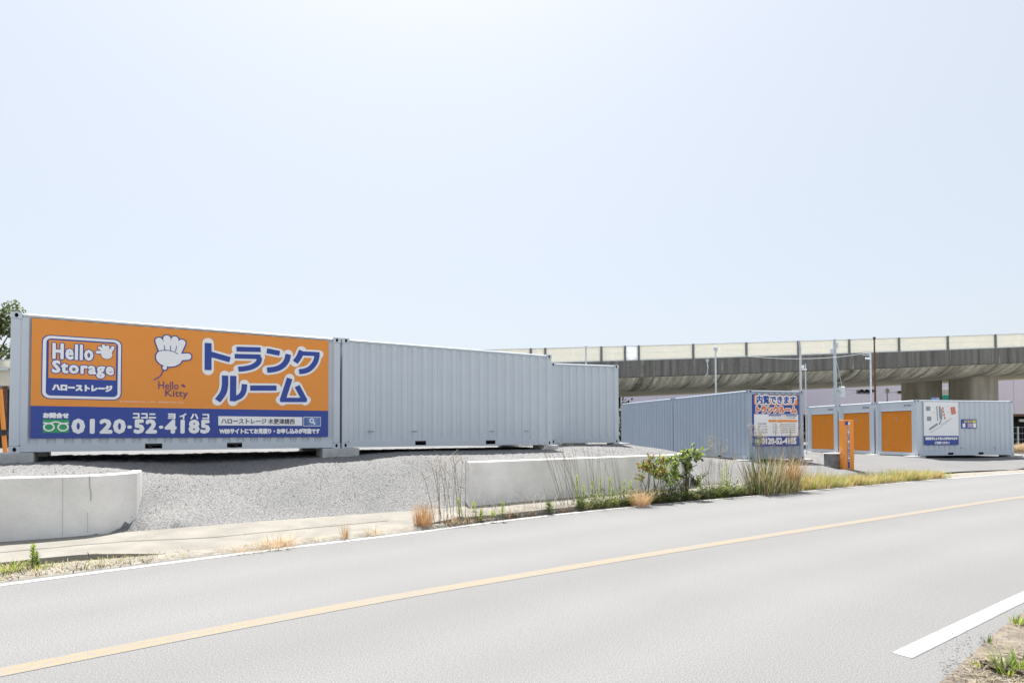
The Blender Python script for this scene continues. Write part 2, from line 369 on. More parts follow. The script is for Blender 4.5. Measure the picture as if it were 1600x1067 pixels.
# roadside verge on the camera's own side (bottom right corner)
mb = MB(); ra = [p for p in RASPH if 1.0 < p.x < 14]; ra = resample(ra, 90)
strip(mb, offset(ra, -2.6), offset(ra, .06), 14, lambda p, t: .006 + (1 - t) * .10 + random.uniform(0, .02) * (1 - t * .7) + .03 * math.sin(p.x * 5) * math.sin(p.y * 4) * (1 - t))
tag(mb.build('near_verge', M['soil_near'], smooth=True), kind='structure')

# loose stones over the gravel slope
def ico(mb, c, r, sq=.6):
    a = random.uniform(0, 6.28)
    P = [(1, 0, 0), (-.5, .87, 0), (-.5, -.87, 0), (.2, .1, .8), (-.1, 0, -.8)]
    ca, sa = math.cos(a), math.sin(a)
    vs = [(c[0] + r * (p[0] * ca - p[1] * sa) * random.uniform(.7, 1.2), c[1] + r * (p[0] * sa + p[1] * ca) * random.uniform(.7, 1.2), c[2] + r * sq * p[2]) for p in P]
    mb.add(vs, [(0, 1, 3), (1, 2, 3), (2, 0, 3), (1, 0, 4), (2, 1, 4), (0, 2, 4)])
mb = MB()
for _ in range(9000):
    i = random.random(); p = random.choice(fmid); t = random.uniform(.05, 5.5) ** 1
    q = p + bd * t + Vector((random.uniform(-.2, .2), random.uniform(-.2, .2), 0))
    if paved(q.x, q.y) or q.x < -13 or q.x > 7: continue
    ico(mb, (q.x, q.y, lot_z(q.x, q.y) + .003), random.uniform(.007, .018))
for _ in range(420):                               # strays on the pavement below the ramp
    i = random.randrange(240); k = random.random() ** 2.2
    if -6 < Bk[i].x < -.8: q = Bk[i].lerp(A_[i], k); ico(mb, (q.x, q.y, front_z(q) * k + .125 * (1 - k) + .003), random.uniform(.005, .013))
tag(mb.build('loose_stones', M['stone']), 'loose grey stones over the gravel slope in front of the containers', 'gravel', kind='stuff')

# ------------------------------------------------------------------ lettering
def glyph_mesh(s, off=0.0, space=1.0, res=2):
    cu = bpy.data.curves.new('t', 'FONT'); cu.body = s; cu.offset = off; cu.space_character = space; cu.resolution_u = res
    o = bpy.data.objects.new('t', cu); COL.objects.link(o)
    bpy.context.view_layer.update()
    ev = o.evaluated_get(bpy.context.evaluated_depsgraph_get()); me = ev.to_mesh()
    vs = [v.co.copy() for v in me.vertices]; fs = [tuple(p.vertices) for p in me.polygons]
    ev.to_mesh_clear(); bpy.data.objects.remove(o); bpy.data.curves.remove(cu)
    return vs, fs
GC = {}
class Face:
    """a sign face: 2-D drawing in metres (x right, z up) laid on a container side; depth grows outwards"""
    def __init__(s, fn, parent): s.fn = fn; s.parent = parent
    def start(s): s.mb = MB(); s.k = 0; return s
    def poly(s, pts, d): s.mb.add([s.fn(x, z, d + s.k * 1e-4) for x, z in pts], [tuple(range(len(pts)))]); s.k += 1
    def rect(s, x0, x1, z0, z1, d): s.poly([(x0, z0), (x1, z0), (x1, z1), (x0, z1)], d)
    def disc(s, cx, cz, rx, rz, d, n=24): s.poly([(cx + rx * math.cos(6.2832 * i / n), cz + rz * math.sin(6.2832 * i / n)) for i in range(n)], d)
    def rrect(s, x0, x1, z0, z1, r, d):
        P = []
        for cx, cz, a in ((x1 - r, z1 - r, 0), (x0 + r, z1 - r, 90), (x0 + r, z0 + r, 180), (x1 - r, z0 + r, 270)):
            for i in range(7): P.append((cx + r * math.cos(R(a + 15 * i)), cz + r * math.sin(R(a + 15 * i))))
        s.poly(P, d)
    def stroke(s, pts, hw, d, rnd=False):
        pts = [Vector(p) for p in pts]
        if len(pts) > 2:                                        # round the bends
            q = [pts[0]]
            for i in range(len(pts) - 1):
                p0, p1, p2, p3 = pts[max(i - 1, 0)], pts[i], pts[i + 1], pts[min(i + 2, len(pts) - 1)]
                sharp = False
                for k in range(1, 5):
                    t = k / 4
                    q.append(.5 * ((2 * p1) + (p2 - p0) * t + (2 * p0 - 5 * p1 + 4 * p2 - p3) * t * t + (3 * p1 - p0 - 3 * p2 + p3) * t ** 3))
            pts = q
        L, Rr = [], []
        for i, p in enumerate(pts):
            t = (pts[min(i + 1, len(pts) - 1)] - pts[max(i - 1, 0)]).normalized(); n = Vector((-t.y, t.x))
            L.append(p + n * hw); Rr.append(p - n * hw)
        vs = [s.fn(p.x, p.y, d + s.k * 1e-4) for p in L + Rr]; n = len(L)
        s.mb.add(vs, [(i + n, i + n + 1, i + 1, i) for i in range(n - 1)]); s.k += 1
        if rnd:
            for p in (pts[0], pts[-1]): s.disc(p.x, p.y, hw, hw, d, 16)
    def text(s, body, x0, x1, z0, z1, d, bold=0.0, spread=0.0, ring=8, space=1.0):
        """body stretched into a box; bold = outline offset of the glyphs, spread = extra weight in metres"""
        key = (body, bold, space)
        if key not in GC: GC[key] = glyph_mesh(body, bold, space)
        vs, fs = GC[key]
        ax, bx = min(v.x for v in vs), max(v.x for v in vs); ay, by = min(v.y for v in vs), max(v.y for v in vs)
        kx, ky = (x1 - x0) / (bx - ax), (z1 - z0) / (by - ay)
        offs = [(0, 0)]
        if spread: offs += [(spread * math.cos(6.2832 * i / ring), spread * math.sin(6.2832 * i / ring)) for i in range(ring)]
        for ox, oz in offs:
            s.mb.add([s.fn(x0 + (v.x - ax) * kx + ox, z0 + (v.y - ay) * ky + oz, d + s.k * 1e-4) for v in vs], fs); s.k += 1
    def end(s, name, m): return s.mb.build(name, m, s.parent)

# ------------------------------------------------------------------ containers
H = 2.591
def corrugated(mb, L, z0, z1, fn, pitch=.278, dep=.036):
    """trapezoid corrugation along L; fn(along, inward, z)"""
    n = max(2, round(L / pitch)); p = L / n; P = []
    for i in range(n):
        b = i * p
        P += [(b, 0), (b + p * .40, 0), (b + p * .53, dep), (b + p * .87, dep)]
    P.append((L, 0))
    vs = []
    for a, d in P: vs += [fn(a, d, z0), fn(a, d, z1)]
    mb.add(vs, [(2 * i, 2 * i + 2, 2 * i + 3, 2 * i + 1) for i in range(len(P) - 1)])
def casting(parent, x, y, z, sx, sy, sz, paint='steel'):
    """corner fitting; x,y,z its outer corner, s* = direction inwards; real holes in the two outer sides"""
    mb = MB(); lx, ly, lz = .170, .162, .118
    X = lambda a, b, c: (x + sx * a, y + sy * b, z + sz * c)
    def holed(P, cu, cv, ru, rv, wu, wv):      # P(u,v,depth)
        rim = [(0, 0), (wu / 2, 0), (wu, 0), (wu, wv / 2), (wu, wv), (wu / 2, wv), (0, wv), (0, wv / 2)]
        ang = [225, 270, 315, 0, 45, 90, 135, 180]
        inn = [(cu + ru * math.cos(R(a)), cv + rv * math.sin(R(a))) for a in ang]
        vs = [P(u, v, 0) for u, v in rim] + [P(u, v, 0) for u, v in inn] + [P(u, v, .03) for u, v in inn]
        mb.mi = 0; mb.add(vs, [(i, (i + 1) % 8, 8 + (i + 1) % 8, 8 + i) for i in range(8)])
        mb.mi = 1; mb.add(vs, [(8 + i, 8 + (i + 1) % 8, 16 + (i + 1) % 8, 16 + i) for i in range(8)] + [tuple(range(16, 24))])
        mb.mi = 0
    holed(lambda u, v, d: X(u, d, v), .089, .06, .030, .042, lx, lz)
    holed(lambda u, v, d: X(d, u, v), .085, .06, .026, .042, ly, lz)
    mb.add([X(0, 0, 0), X(lx, 0, 0), X(lx, ly, 0), X(0, ly, 0)], [(0, 1, 2, 3)])
    mb.add([X(0, 0, lz), X(lx, 0, lz), X(lx, ly, lz), X(0, ly, lz)], [(0, 1, 2, 3)])
    mb.add([X(lx, 0, 0), X(lx, ly, 0), X(lx, ly, lz), X(lx, 0, lz)], [(0, 1, 2, 3)])
    mb.add([X(0, ly, 0), X(lx, ly, 0), X(lx, ly, lz), X(0, ly, lz)], [(0, 1, 2, 3)])
    return mb.build('corner_casting', [M[paint], M['hole']], parent)

def container(dx, dy, loc, yaw, label, pockets=(), open_left=None, group='grey storage containers on the lot', paint='steel'):
    """local x along dx (the near side y=0), y to the back"""
    root = empty('storage_container', loc, yaw, label, 'container', group)
    g = .006; po = .155
    fr = MB()
    for x in (g, dx - g - po):
        for y in (g, dy - g - po): fr.box(x, x + po, y, y + po, .118, H - .118, ch=.012)
    for y0, y1 in ((g + .004, g + .066), (dy - g - .066, dy - g - .004)):
        fr.box(.17, dx - .17, y0, y1, H - .085, H - .014, ch=.022)
    for x0, x1 in ((g + .004, g + .066), (dx - g - .066, dx - g - .004)):
        fr.box(x0, x1, .163, dy - .163, H - .10, H - .014, ch=.022)
        fr.box(x0, x1, .163, dy - .163, .012, .16)
    for yy, s in ((g + .006, 1), (dy - g - .006, -1)):
        y0, y1 = sorted((yy, yy + s * .05)); x = .17
        for p in sorted(pockets):
            fr.box(x, p - .15, y0, y1, .012, .165)
            fr.box(p - .15, p + .15, y0, y1, .148, .165); fr.box(p - .15, p + .15, y0, y1, .012, .044)
            x = p + .15
        fr.box(x, dx - .17, y0, y1, .012, .165)
    fr.build('frame', M[paint], root)
    for x, sx in ((0, 1), (dx, -1)):
        for y, sy in ((0, 1), (dy, -1)):
            for z, sz in ((0, 1), (H, -1)): casting(root, x, y, z, sx, sy, sz, paint)
    z0, z1 = .163, H - .083; ins = .014
    mb = MB(); corrugated(mb, dx - 2 * .16, z0, z1, lambda a, d, z: (.16 + a, g + ins + d, z)); mb.build('side_wall', M[paint], root)
    mb = MB(); corrugated(mb, dx - 2 * .16, z0, z1, lambda a, d, z: (dx - .16 - a, dy - g - ins - d, z)); mb.build('side_wall', M[paint], root)
    mb = MB(); corrugated(mb, dy - 2 * .16, z0, z1, lambda a, d, z: (dx - g - ins - d, .16 + a, z), .25); mb.build('end_wall', M[paint], root)
    if not open_left:
        mb = MB(); corrugated(mb, dy - 2 * .16, z0, z1, lambda a, d, z: (g + ins + d, dy - .16 - a, z), .25); mb.build('end_wall', M[paint], root)
    mb = MB()
    if dx > dy: corrugated(mb, dx - .14, .07, dy - .07, lambda a, d, z: (.07 + a, z, H - .030 - d * .5), .30)
    else: corrugated(mb, dy - .14, .07, dx - .07, lambda a, d, z: (z, .07 + a, H - .030 - d * .5), .30)
    mb.build('roof', M[paint], root)
    mb = MB(); mb.box(.08, dx - .08, .08, dy - .08, .10, .14)
    n = int(dx / .4)
    for i in range(n): mb.box(.2 + i * .4, .26 + i * .4, .09, dy - .09, .03, .099)
    mb.build('floor', M['steel_dark'], root)
    for p in pockets:
        mb = MB(); y0, y1 = g + .03, dy - g - .03
        for a, b, c, d in ((p - .149, p - .143, .046, .146), (p + .143, p + .149, .046, .146)): mb.box(a, b, y0, y1, c, d)
        mb.box(p - .148, p + .148, y0 + .6, y0 + .62, .046, .146); mb.box(p - .142, p + .142, y0, y1, .047, .052)
        mb.build('fork_pocket', M['hole'], root)
    return root

def wall_face(root, depth0):                       # drawing on the near side (y=0)
    return Face(lambda x, z, d: (x, depth0 - d, z), root)
def slots(root, xs, z):
    for x in xs:
        mb = MB(); mb.box(x - .07, x + .07, -.004, .03, z - .012, z + .012, ch=.004); mb.build('lashing_slot', M['grey_ink'], root)

AX, AY, AZ, AYAW = -9.1807, 11.0629, 1.2547, .5546
BXo = 6.095
ca, sa_ = math.cos(AYAW), math.sin(AYAW)
cA = container(6.058, 2.438, (AX, AY, AZ), AYAW, 'long grey container carrying the large orange and navy advertising board', (2.285, 3.785))
cB = container(6.058, 2.438, (AX + BXo * ca, AY + BXo * sa_, AZ + .003), AYAW, 'plain grey container joined end to end with the one that has the orange board', (2.0, 4.035))
slots(cB, (.707, 1.831, 4.072, 5.189), .39)
cC = container(2.438, 6.058, (1.24, 19.3894, 1.26), .317, 'grey container on the mound showing only its end, behind the plain long one')
EX, EY, EZ, EYAW = 8.7615, 22.4533, .5891, .269
cE = container(2.438, 5.355, (EX, EY, EZ), EYAW, 'grey container with a tall navy and white price sign on its end', paint='steel_shaded')
E2 = (EX - 5.415 * math.sin(EYAW), EY + 5.415 * math.cos(EYAW), EZ)
cD = container(2.438, 5.355, E2, EYAW, 'grey container standing behind the one with the price sign, left of it in the row', paint='steel_shaded')
mb = MB()
mb.box(-.002, .05, 1.70, 1.94, .048, .104); mb.build('fork_pocket', M['hole'], cE); mb = MB(); mb.box(-.002, .05, 3.5, 3.74, .048, .104); mb.build('fork_pocket', M['hole'], cE)
# solid black boxes on the rail stand for the pockets' shaded mouths
SX, SY, SZ, SYAW = 18.5945, 27.8793, .4988, .1948
shut = []
slab = ['grey container with an orange roller shutter and a site map board on its long side', 'middle one of the three containers with orange roller shutters, behind the orange post', 'farthest of the three containers with orange roller shutters, beside the price sign container']
for k in range(3):
    b = k * 2.541
    loc = (SX - b * math.sin(SYAW), SY + b * math.cos(SYAW), SZ)
    c = container(5.43, 2.438, loc, SYAW, slab[k], (1.845, 3.54), open_left=True)
    fr = MB()                                       # front wall round the shutter opening (x = 0 side)
    fr.box(.02, .07, .163, .30, .163, H - .10); fr.box(.02, .07, 2.09, 2.275, .163, H - .10)
    fr.box(.022, .072, .30, 2.09, 2.13, H - .10)
    for j in range(2): fr.box(.008, .02, 2.115 + j * .08, 2.155 + j * .08, .165, H - .103)
    fr.box(.010, .022, .18, 2.28, 2.10, 2.13) if False else None
    fr.box(.0, .03, .30, 2.09, 2.105, 2.13)
    fr.build('front_wall', M['steel'], c)
    sh = MB(); z = .13
    while z < 2.09:
        z2 = min(z + .0785, 2.10)
        sh.add([(.062, .30, z), (.062, 2.09, z), (.056, 2.09, z + .010), (.056, .30, z + .010), (.056, 2.09, z2 - .010), (.056, .30, z2 - .010), (.066, 2.09, z2), (.066, .30, z2)],
               [(0, 1, 2, 3), (3, 2, 4, 5), (5, 4, 6, 7)])
        z += .0785
    sh.box(.045, .075, .30, 2.09, .075, .128)
    s = sh.build('roller_shutter', M['shutter'], c)
    f = Face(lambda a, zz, d: (.055 - d, -a, zz), s).start(); f.disc(-1.2, 1.72, .10, .035, .003); f.end('maker_plate', M['grey_ink'])
    for g0 in (.288, 2.088): gd = MB(); gd.box(.040, .068, g0, g0 + .014, .12, 2.104); gd.build('guide_rail', M['steel'], c)
    f = Face(lambda a, zz, d: (.021 - d, -a, zz), c).start()
    f.text(['01', '02', '03'][k] + ' 0%d0' % (k + 1), -.72, -.32, 2.30, 2.40, .004, bold=.03); f.end('unit_number', M['ink'])
    shut.append(c)
slots(shut[0], (2.47, 4.32), .36)

# ---- big advertising board on container A
board = MB(); board.box(.314, 5.770, -.006, .012, .868, 2.497); board = board.build('sign_board', M['orange'], cA)
F = wall_face(board, -.006)
D1 = .003
F.start(); F.rect(.3145, 5.7695, .265, .868, D1); F.end('navy_band', M['navy'])
bk = MB(); bk.box(.314, 5.77, -.004, .012, .262, .867); bk.build('band_backing', M['navy'], board)
D2, D3, D4, D5 = .007, .011, .015, .019
# left logo panel
F.start(); F.rrect(.465, 1.728, 1.002, 2.206, .13, D1); F.end('logo_outline', M['navy'])
F.start(); F.rrect(.482, 1.711, 1.018, 2.189, .12, D1 + .003); F.end('logo_frame', M['signwhite'])
F.start(); F.rrect(.535, 1.660, 1.066, 2.140, .075, D2 + .002); F.end('logo_rim', M['navy'])
F.start(); F.rect(.572, 1.630, 1.395, 2.112, D3); F.end('logo_field', M['orange'])
def both(body, x0, x1, z0, z1, fill, line_m, bold, lw, sp=0.0):
    F.start(); F.text(body, x0, x1, z0, z1, D3 + .003, bold, sp + lw, 12, 1.16); F.end('lettering_outline', line_m)
    F.start(); F.text(body, x0, x1, z0, z1, D4 + .004, bold, sp, 10, 1.16); F.end('lettering', fill)
both('Hello', .640, 1.250, 1.765, 2.045, M['signwhite'], M['navy'], 0, .016, .014)
both('Storage', .635, 1.585, 1.435, 1.722, M['signwhite'], M['navy'], 0, .016, .014)
F.start(); F.text('ハローストレージ', .640, 1.568, 1.172, 1.282, D3, 0, .011, 8); F.end('lettering', M['signwhite'])
def hand(palm, fingers, r, lw, extra=()):
    for grow, d, m, nm in ((lw, D3, M['navy'], 'hand_outline'), (0, D3 + .005, M['signwhite'], 'hand_symbol')):
        F.start(); F.disc(*palm[:2], palm[2] + grow, palm[3] + grow, d)
        for a, b in fingers: F.stroke([a, b], r + grow, d, True)
        for c in extra: F.disc(c[0], c[1], c[2] + grow, c[2] + grow, d)
        F.end(nm, m)
hand((1.478, 1.890, .092, .085), [[(1.409, 1.934), (1.326, 1.928)], [(1.418, 1.971), (1.362, 2.016)], [(1.451, 1.992), (1.422, 2.057)], [(1.494, 1.985), (1.488, 2.046)], [(1.528, 1.927), (1.575, 2.037)]], .028, .014)
FG = [[(2.415, 2.06), (2.358, 2.228)], [(2.511, 2.085), (2.496, 2.287)], [(2.609, 2.067), (2.638, 2.276)], [(2.694, 2.028), (2.766, 2.221)], [(2.667, 1.917), (2.874, 1.943)]]
hand((2.541, 1.90, .235, .185), FG, .066, .022, [(2.462, 1.688, .04)])
F.start()
for a, b in ((FG[0], FG[1]), (FG[1], FG[2]), (FG[2], FG[3])):
    m0 = ((a[0][0] + b[0][0]) / 2, 2.03); F.stroke([m0, ((a[0][0] + b[0][0]) / 2 + .2 * (b[1][0] + a[1][0] - a[0][0] - b[0][0]), 2.15)], .007, D5)
F.stroke([(2.35, 2.02), (2.45, 2.045), (2.58, 2.04), (2.70, 1.985)], .007, D5)
F.stroke([(2.46, 1.66), (2.425, 1.605), (2.379, 1.507), (2.271, 1.43)], .009, D3); F.end('balloon_string', M['navy'])
F.start(); F.text('Hello', 2.353, 2.716, 1.252, 1.412, D2, .006); F.text('Kitty', 2.476, 2.888, 1.060, 1.248, D2, .006)
F.disc(2.785, 1.345, .022, .026, D2, 12); F.disc(2.815, 1.325, .022, .024, D2, 12); F.end('lettering', M['purple'])
F.start(); F.text('© SANRIO CO., LTD.  APPROVAL NO.', 1.70, 2.82, .973, .997, D2, .01); F.end('lettering', M['signwhite'])
# navy band
F.start(); F.text('お問合せ', .506, .885, .648, .740, D2, 0, .009, 8); F.end('lettering', M['signwhite'])
F.start(); F.rect(.498, .898, .367, .619, D2); F.end('free_call_panel', M['green_sign'])
F.start()
for cx in (.592, .805):
    F.stroke([(cx + .075 * math.cos(R(a)), .475 + .068 * math.sin(R(a))) for a in range(90, 455, 30)], .013, D3)
F.stroke([(.505, .556), (.60, .545), (.695, .575), (.79, .545), (.89, .556)], .013, D3); F.end('free_call_symbol', M['signwhite'])
F.start(); [F.text(t, a + .018, b - .018, z0 + .015, z1 - .015, D2, 0, .021, 12, 1.12) for t, a, b, z0, z1 in (('0120', .934, 1.805, .352, .634), ('-', 1.835, 1.905, .455, .505), ('52', 1.94, 2.335, .352, .634), ('-', 2.375, 2.445, .455, .505), ('4185', 2.475, 3.304, .352, .634))]; F.end('lettering', M['signwhite'])
F.start(); F.text('ココニ', 1.930, 2.311, .655, .752, D2, 0, .010, 8); F.text('ヨ', 2.536, 2.655, .655, .752, D2, 0, .010, 8); F.text('イ', 2.745, 2.855, .655, .758, D2, 0, .010, 8)
F.text('ハ', 2.94, 3.075, .655, .752, D2, 0, .010, 8); F.text('コ', 3.165, 3.277, .655, .752, D2, 0, .010, 8); F.end('lettering', M['signwhite'])
F.start(); F.rect(3.460, 5.186, .520, .716, D2); F.end('search_box', M['signwhite'])
F.start(); F.text('ハローストレージ 木更津請西', 3.520, 5.018, .555, .672, D3, 0, .004, 4); F.end('lettering', M['ink'])
F.start(); F.rect(5.213, 5.601, .507, .724, D2); F.end('button_border', M['signwhite'])
F.start(); F.rect(5.225, 5.589, .519, .712, D3); F.end('search_button', M['blue_btn'])
F.start(); F.stroke([(5.395 + .042 * math.cos(R(a)), .637 + .042 * math.sin(R(a))) for a in range(0, 361, 30)], .012, D4); F.stroke([(5.423, .607), (5.475, .552)], .016, D4); F.end('magnifier_symbol', M['signwhite'])
F.start(); F.text('WEBサイトにてお見積り・お申し込みが可能です', 3.487, 5.573, .345, .452, D2, 0, .008, 8); F.end('lettering', M['signwhite'])
# trunk room, drawn as heavy strokes
TK = [[(3.253, 2.254), (3.256, 1.684)], [(3.302, 2.022), (3.676, 1.929)], [(3.802, 2.165), (4.29, 2.187)], [(3.769, 2.01), (4.294, 2.031)], [(4.262, 2.02), (4.247, 1.908), (4.131, 1.806), (3.971, 1.753), (3.842, 1.734)],
      [(4.418, 2.173), (4.688, 2.134)], [(4.873, 2.124), (4.837, 1.975), (4.745, 1.853), (4.608, 1.778), (4.427, 1.743)], [(5.164, 2.225), (5.108, 2.083), (5.024, 1.954)], [(5.127, 2.163), (5.565, 2.172)],
      [(5.509, 2.14), (5.471, 1.99), (5.374, 1.852), (5.262, 1.777), (5.11, 1.743)], [(3.583, 1.584), (3.582, 1.368), (3.547, 1.207), (3.443, 1.044)], [(3.743, 1.586), (3.742, 1.040)],
      [(3.727, 1.085), (3.875, 1.145), (3.949, 1.257), (3.968, 1.415)], [(4.082, 1.335), (4.626, 1.355)], [(4.907, 1.583), (4.753, 1.072)], [(4.704, 1.094), (5.282, 1.109)], [(5.068, 1.417), (5.244, 1.085)]]
HW = [.065, .058, .052, .050, .055, .055, .060, .062, .048, .058, .062, .062, .055, .058, .062, .050, .060]
F.start()
for s_, h in zip(TK, HW):
    F.stroke(s_, h + .046, D1); F.disc(*s_[0], h + .044, h + .044, D1, 12); F.disc(*s_[-1], h + .044, h + .044, D1, 12)
F.end('lettering_outline', M['signwhite'])
F.start()
for s_, h in zip(TK, HW): F.stroke(s_, h, D3)
F.end('lettering', M['navy'])

# ---- price sign on the end of container E
bd_ = MB(); bd_.box(.163, 2.215, -.006, .012, .500, 2.424); sE = bd_.build('sign_board', M['navy'], cE)
F = wall_face(sE, -.006)
F.start(); F.rrect(.236, 2.150, 2.040, 2.405, .05, D1); F.end('orange_panel', M['orange'])
F.start(); F.text('内覧できます', .346, 2.070, 2.085, 2.378, D2, 0, .060, 12); F.end('lettering_outline', M['signwhite'])
F.start(); F.text('内覧できます', .346, 2.070, 2.085, 2.378, D3, 0, .013, 8); F.end('lettering', M['navy'])
F.start(); F.text('トランクルーム', .33, 2.094, 1.745, 1.99, D2, 0, .048, 12); F.end('lettering_outline', M['signwhite'])
F.start(); F.text('トランクルーム', .33, 2.094, 1.745, 1.99, D3, 0, .022, 8); F.end('lettering', M['red_sign'])
F.start(); F.rect(.225, 2.175, .873, 1.690, D1); F.end('white_panel', M['signwhite'])
F.start(); F.rect(.86, 1.42, 1.625, 1.668, D2); F.rect(1.62, 2.12, 1.625, 1.668, D2); F.end('heading_bar', M['navy'])
F.start(); F.text('月額使用料', 1.44, 1.60, 1.625, 1.668, D2, .01); F.text('ハローストレージ 木更津請西', 1.0, 2.06, 1.535, 1.585, D2, .01); F.end('lettering', M['ink'])
F.start(); F.rect(.85, 2.13, 1.395, 1.485, D2); F.end('orange_bar', M['orange'])
F.start(); F.text('▼', 1.17, 1.22, 1.41, 1.47, D3); F.end('arrow_symbol', M['signwhite'])
F.start()
for i in range(5):
    z = 1.30 - i * .078; F.text(['約1畳', '約2畳', '約3畳', '約4畳', '約8畳'][i], 1.02, 1.20, z, z + .042, D2, .012); F.text('月額使用料 別途管理費', 1.42, 2.05, z, z + .042, D2, .012)
for i, t in enumerate(('荷物の保管に', 'いつでも', '出し入れ自由', '便利な収納')):
    F.text(t, .39, .79, 1.30 - i * .105, 1.37 - i * .105, D2, .014)
F.end('lettering', M['grey_ink'])
F.start(); F.rect(.25, .49, .575, .80, D1); F.end('free_call_panel', M['green_sign'])
F.start()
for cx in (.315, .425): F.stroke([(cx + .04 * math.cos(R(a)), .68 + .05 * math.sin(R(a))) for a in range(0, 361, 40)], .010, D2)
F.end('free_call_symbol', M['signwhite'])
F.start(); F.text('0120-52-4185', .547, 2.06, .583, .800, D2, 0, .018, 8); F.end('lettering', M['signwhite'])

# ---- site map board and small poster on the first shutter container
bd_ = MB(); bd_.box(.390, 2.270, -.006, .012, .925, 2.500); sS = bd_.build('map_board', M['signwhite'], shut[0])
F = wall_face(sS, -.006)
F.start(); F.rect(.390, 2.270, .500, .925, D1); F.end('navy_band', M['navy'])
bk = MB(); bk.box(.390, 2.270, -.004, .012, .500, .9245); bk.build('band_backing', M['navy'], sS)
F.start(); F.text('部屋番号により出入口が分かれます', .45, 2.21, .745, .865, D2, 0, .012, 6); F.text('ご注意ください', .95, 1.75, .555, .665, D2, 0, .012, 6); F.end('lettering', M['signwhite'])
def mp(px, py): return (.390 + (px - 205) / 480 * 1.88, 2.50 - (py - 115) / 600 * 2.0)
F.start()
F.stroke([mp(425, 175), mp(430, 300), mp(440, 350)], .055, D1); F.stroke([mp(455, 210), mp(450, 340), mp(415, 430)], .035, D1)
F.stroke([mp(275, 500), mp(395, 420)], .05, D1); F.end('map_drive', M['grey_ink'])
F.start()
for a, b in ((235, 180), (245, 320)):
    (x0, z1), (x1, z0) = mp(a, b), mp(a + 60, b + 60)
    F.rect(x0, x1, z0, z1, D1)
for i in range(6): x, z = mp(385 + i * 2, 190 + i * 34); F.rect(x - .035, x + .035, z - .045, z + .045, D1)
F.stroke([mp(280, 545), mp(400, 480), mp(580, 360)], .008, D1); F.stroke([mp(440, 430), mp(600, 335)], .008, D1); F.end('map_block', M['grey_ink'])
F.start()
for i in range(4): x, z = mp(470 + i * 8, 205 + i * 45); F.rect(x - .045, x + .045, z - .055, z + .055, D1)
q = [mp(575, 190), mp(640, 180), mp(655, 280), mp(590, 295)]; F.poly(q[::-1], D1); F.end('map_unit', M['red_sign'])
F.start()
for i in range(3): x, z = mp(608 + i * 4, 210 + i * 30); F.rect(x - .03, x + .03, z - .03, z + .03, D2)
for t, a, b in (('入口', 520, 170), ('通路', 330, 260), ('出口', 535, 250)): x, z = mp(a, b); F.text(t, x, x + .12, z - .05, z, D2)
F.end('lettering', M['lilac'])
ps = MB(); ps.box(2.447, 3.300, -.006, .012, 1.273, 1.690); ps = ps.build('poster', M['navy'], shut[0])
F = wall_face(ps, -.006)
F.start(); F.text('オンライン契約', 2.60, 3.25, 1.53, 1.66, D1, 0, .012, 6); F.end('lettering', M['yellow'])
F.start(); F.rect(2.50, 2.66, 1.32, 1.50, D1); F.end('picture', M['signwhite'])
F.start(); F.rect(2.78, 3.07, 1.31, 1.51, D1); F.end('picture', M['lilac'])
F.start(); F.rect(3.09, 3.26, 1.31, 1.51, D1); F.end('picture', M['signwhite'])

# ---- concrete blocks under the corners
def block(px, py, ztop, yaw, lx, ly, label, rise=None):
    h = max(.05, ztop - lot_z(px, py) + .05)
    mb = MB(); mb.box(-lx / 2, lx / 2, -ly / 2, ly / 2, -h, -.002, ch=.012)
    mb.tube([(-lx * .25, -ly / 2 + .002, -h * .5), (-lx * .25, -ly / 2 - .003, -h * .5)], .018, 8); mb.tube([(lx * .25, -ly / 2 + .002, -h * .5), (lx * .25, -ly / 2 - .003, -h * .5)], .018, 8)
    o = mb.build('concrete_block', M['block']); o.location = (px, py, ztop); o.rotation_euler = (0, 0, yaw)
    return tag(o, label, 'block', 'concrete blocks under container corners')
def onrow(o, a, b): x, y, z, w = o; return (x + a * math.cos(w) - b * math.sin(w), y + a * math.sin(w) + b * math.cos(w))
oA = (AX, AY, AZ, AYAW); oE = (EX, EY, EZ, EYAW); oS = (SX, SY, SZ, SYAW); oC = (1.24, 19.3894, 1.26, .317)
BL = [(oA, .0, .25, .75, .6, 'concrete block under the left front corner of the container with the orange board'), (oA, 6.07, .25, .86, .6, 'concrete block bridging the joint below the two long containers in front'),
      (oA, 12.1, .25, .50, .6, 'weed-screened concrete block under the right front corner of the plain long container'), (oC, 2.5, .2, .6, .5, 'sunlit low concrete block under the right corner of the container on the mound'),
      (oE, .05, .2, .75, .6, 'sunlit concrete block under the left front corner of the price sign container'), (oE, 2.45, .2, .6, .6, 'concrete block under the right front corner of the price sign container'),
      (oS, .0, .15, .65, .6, 'sunlit concrete block at the near corner of the map board container'), (oS, 5.45, .2, .7, .6, 'shaded concrete block under the far right corner of the map board container'),
      (oS, .0, 2.49, .65, .6, 'sunlit concrete block between the first and second shutter containers'), (oS, .0, 5.03, .65, .6, 'concrete block between the second and third shutter containers behind the orange post'),
      (oA, .1, 2.25, .6, .5, None), (oA, 6.07, 2.25, .8, .5, None), (oA, 12.05, 2.25, .5, .5, None), (oS, 5.4, 2.49, .6, .5, None), (oE, .1, 5.36, .5, .7, None), (oE, 2.35, 5.36, .5, .7, None), (oS, .1, 7.4, .5, .5, None), (oE, .1, 10.6, .5, .5, None), (oC, .1, .2, .5, .5, None)]
for o, a, b, lx, ly, lab in BL:
    x, y = onrow(o, a, b)
    block(x, y, o[2], o[3], lx, ly, lab or 'concrete block in the shade beneath a container, far from the front edge')

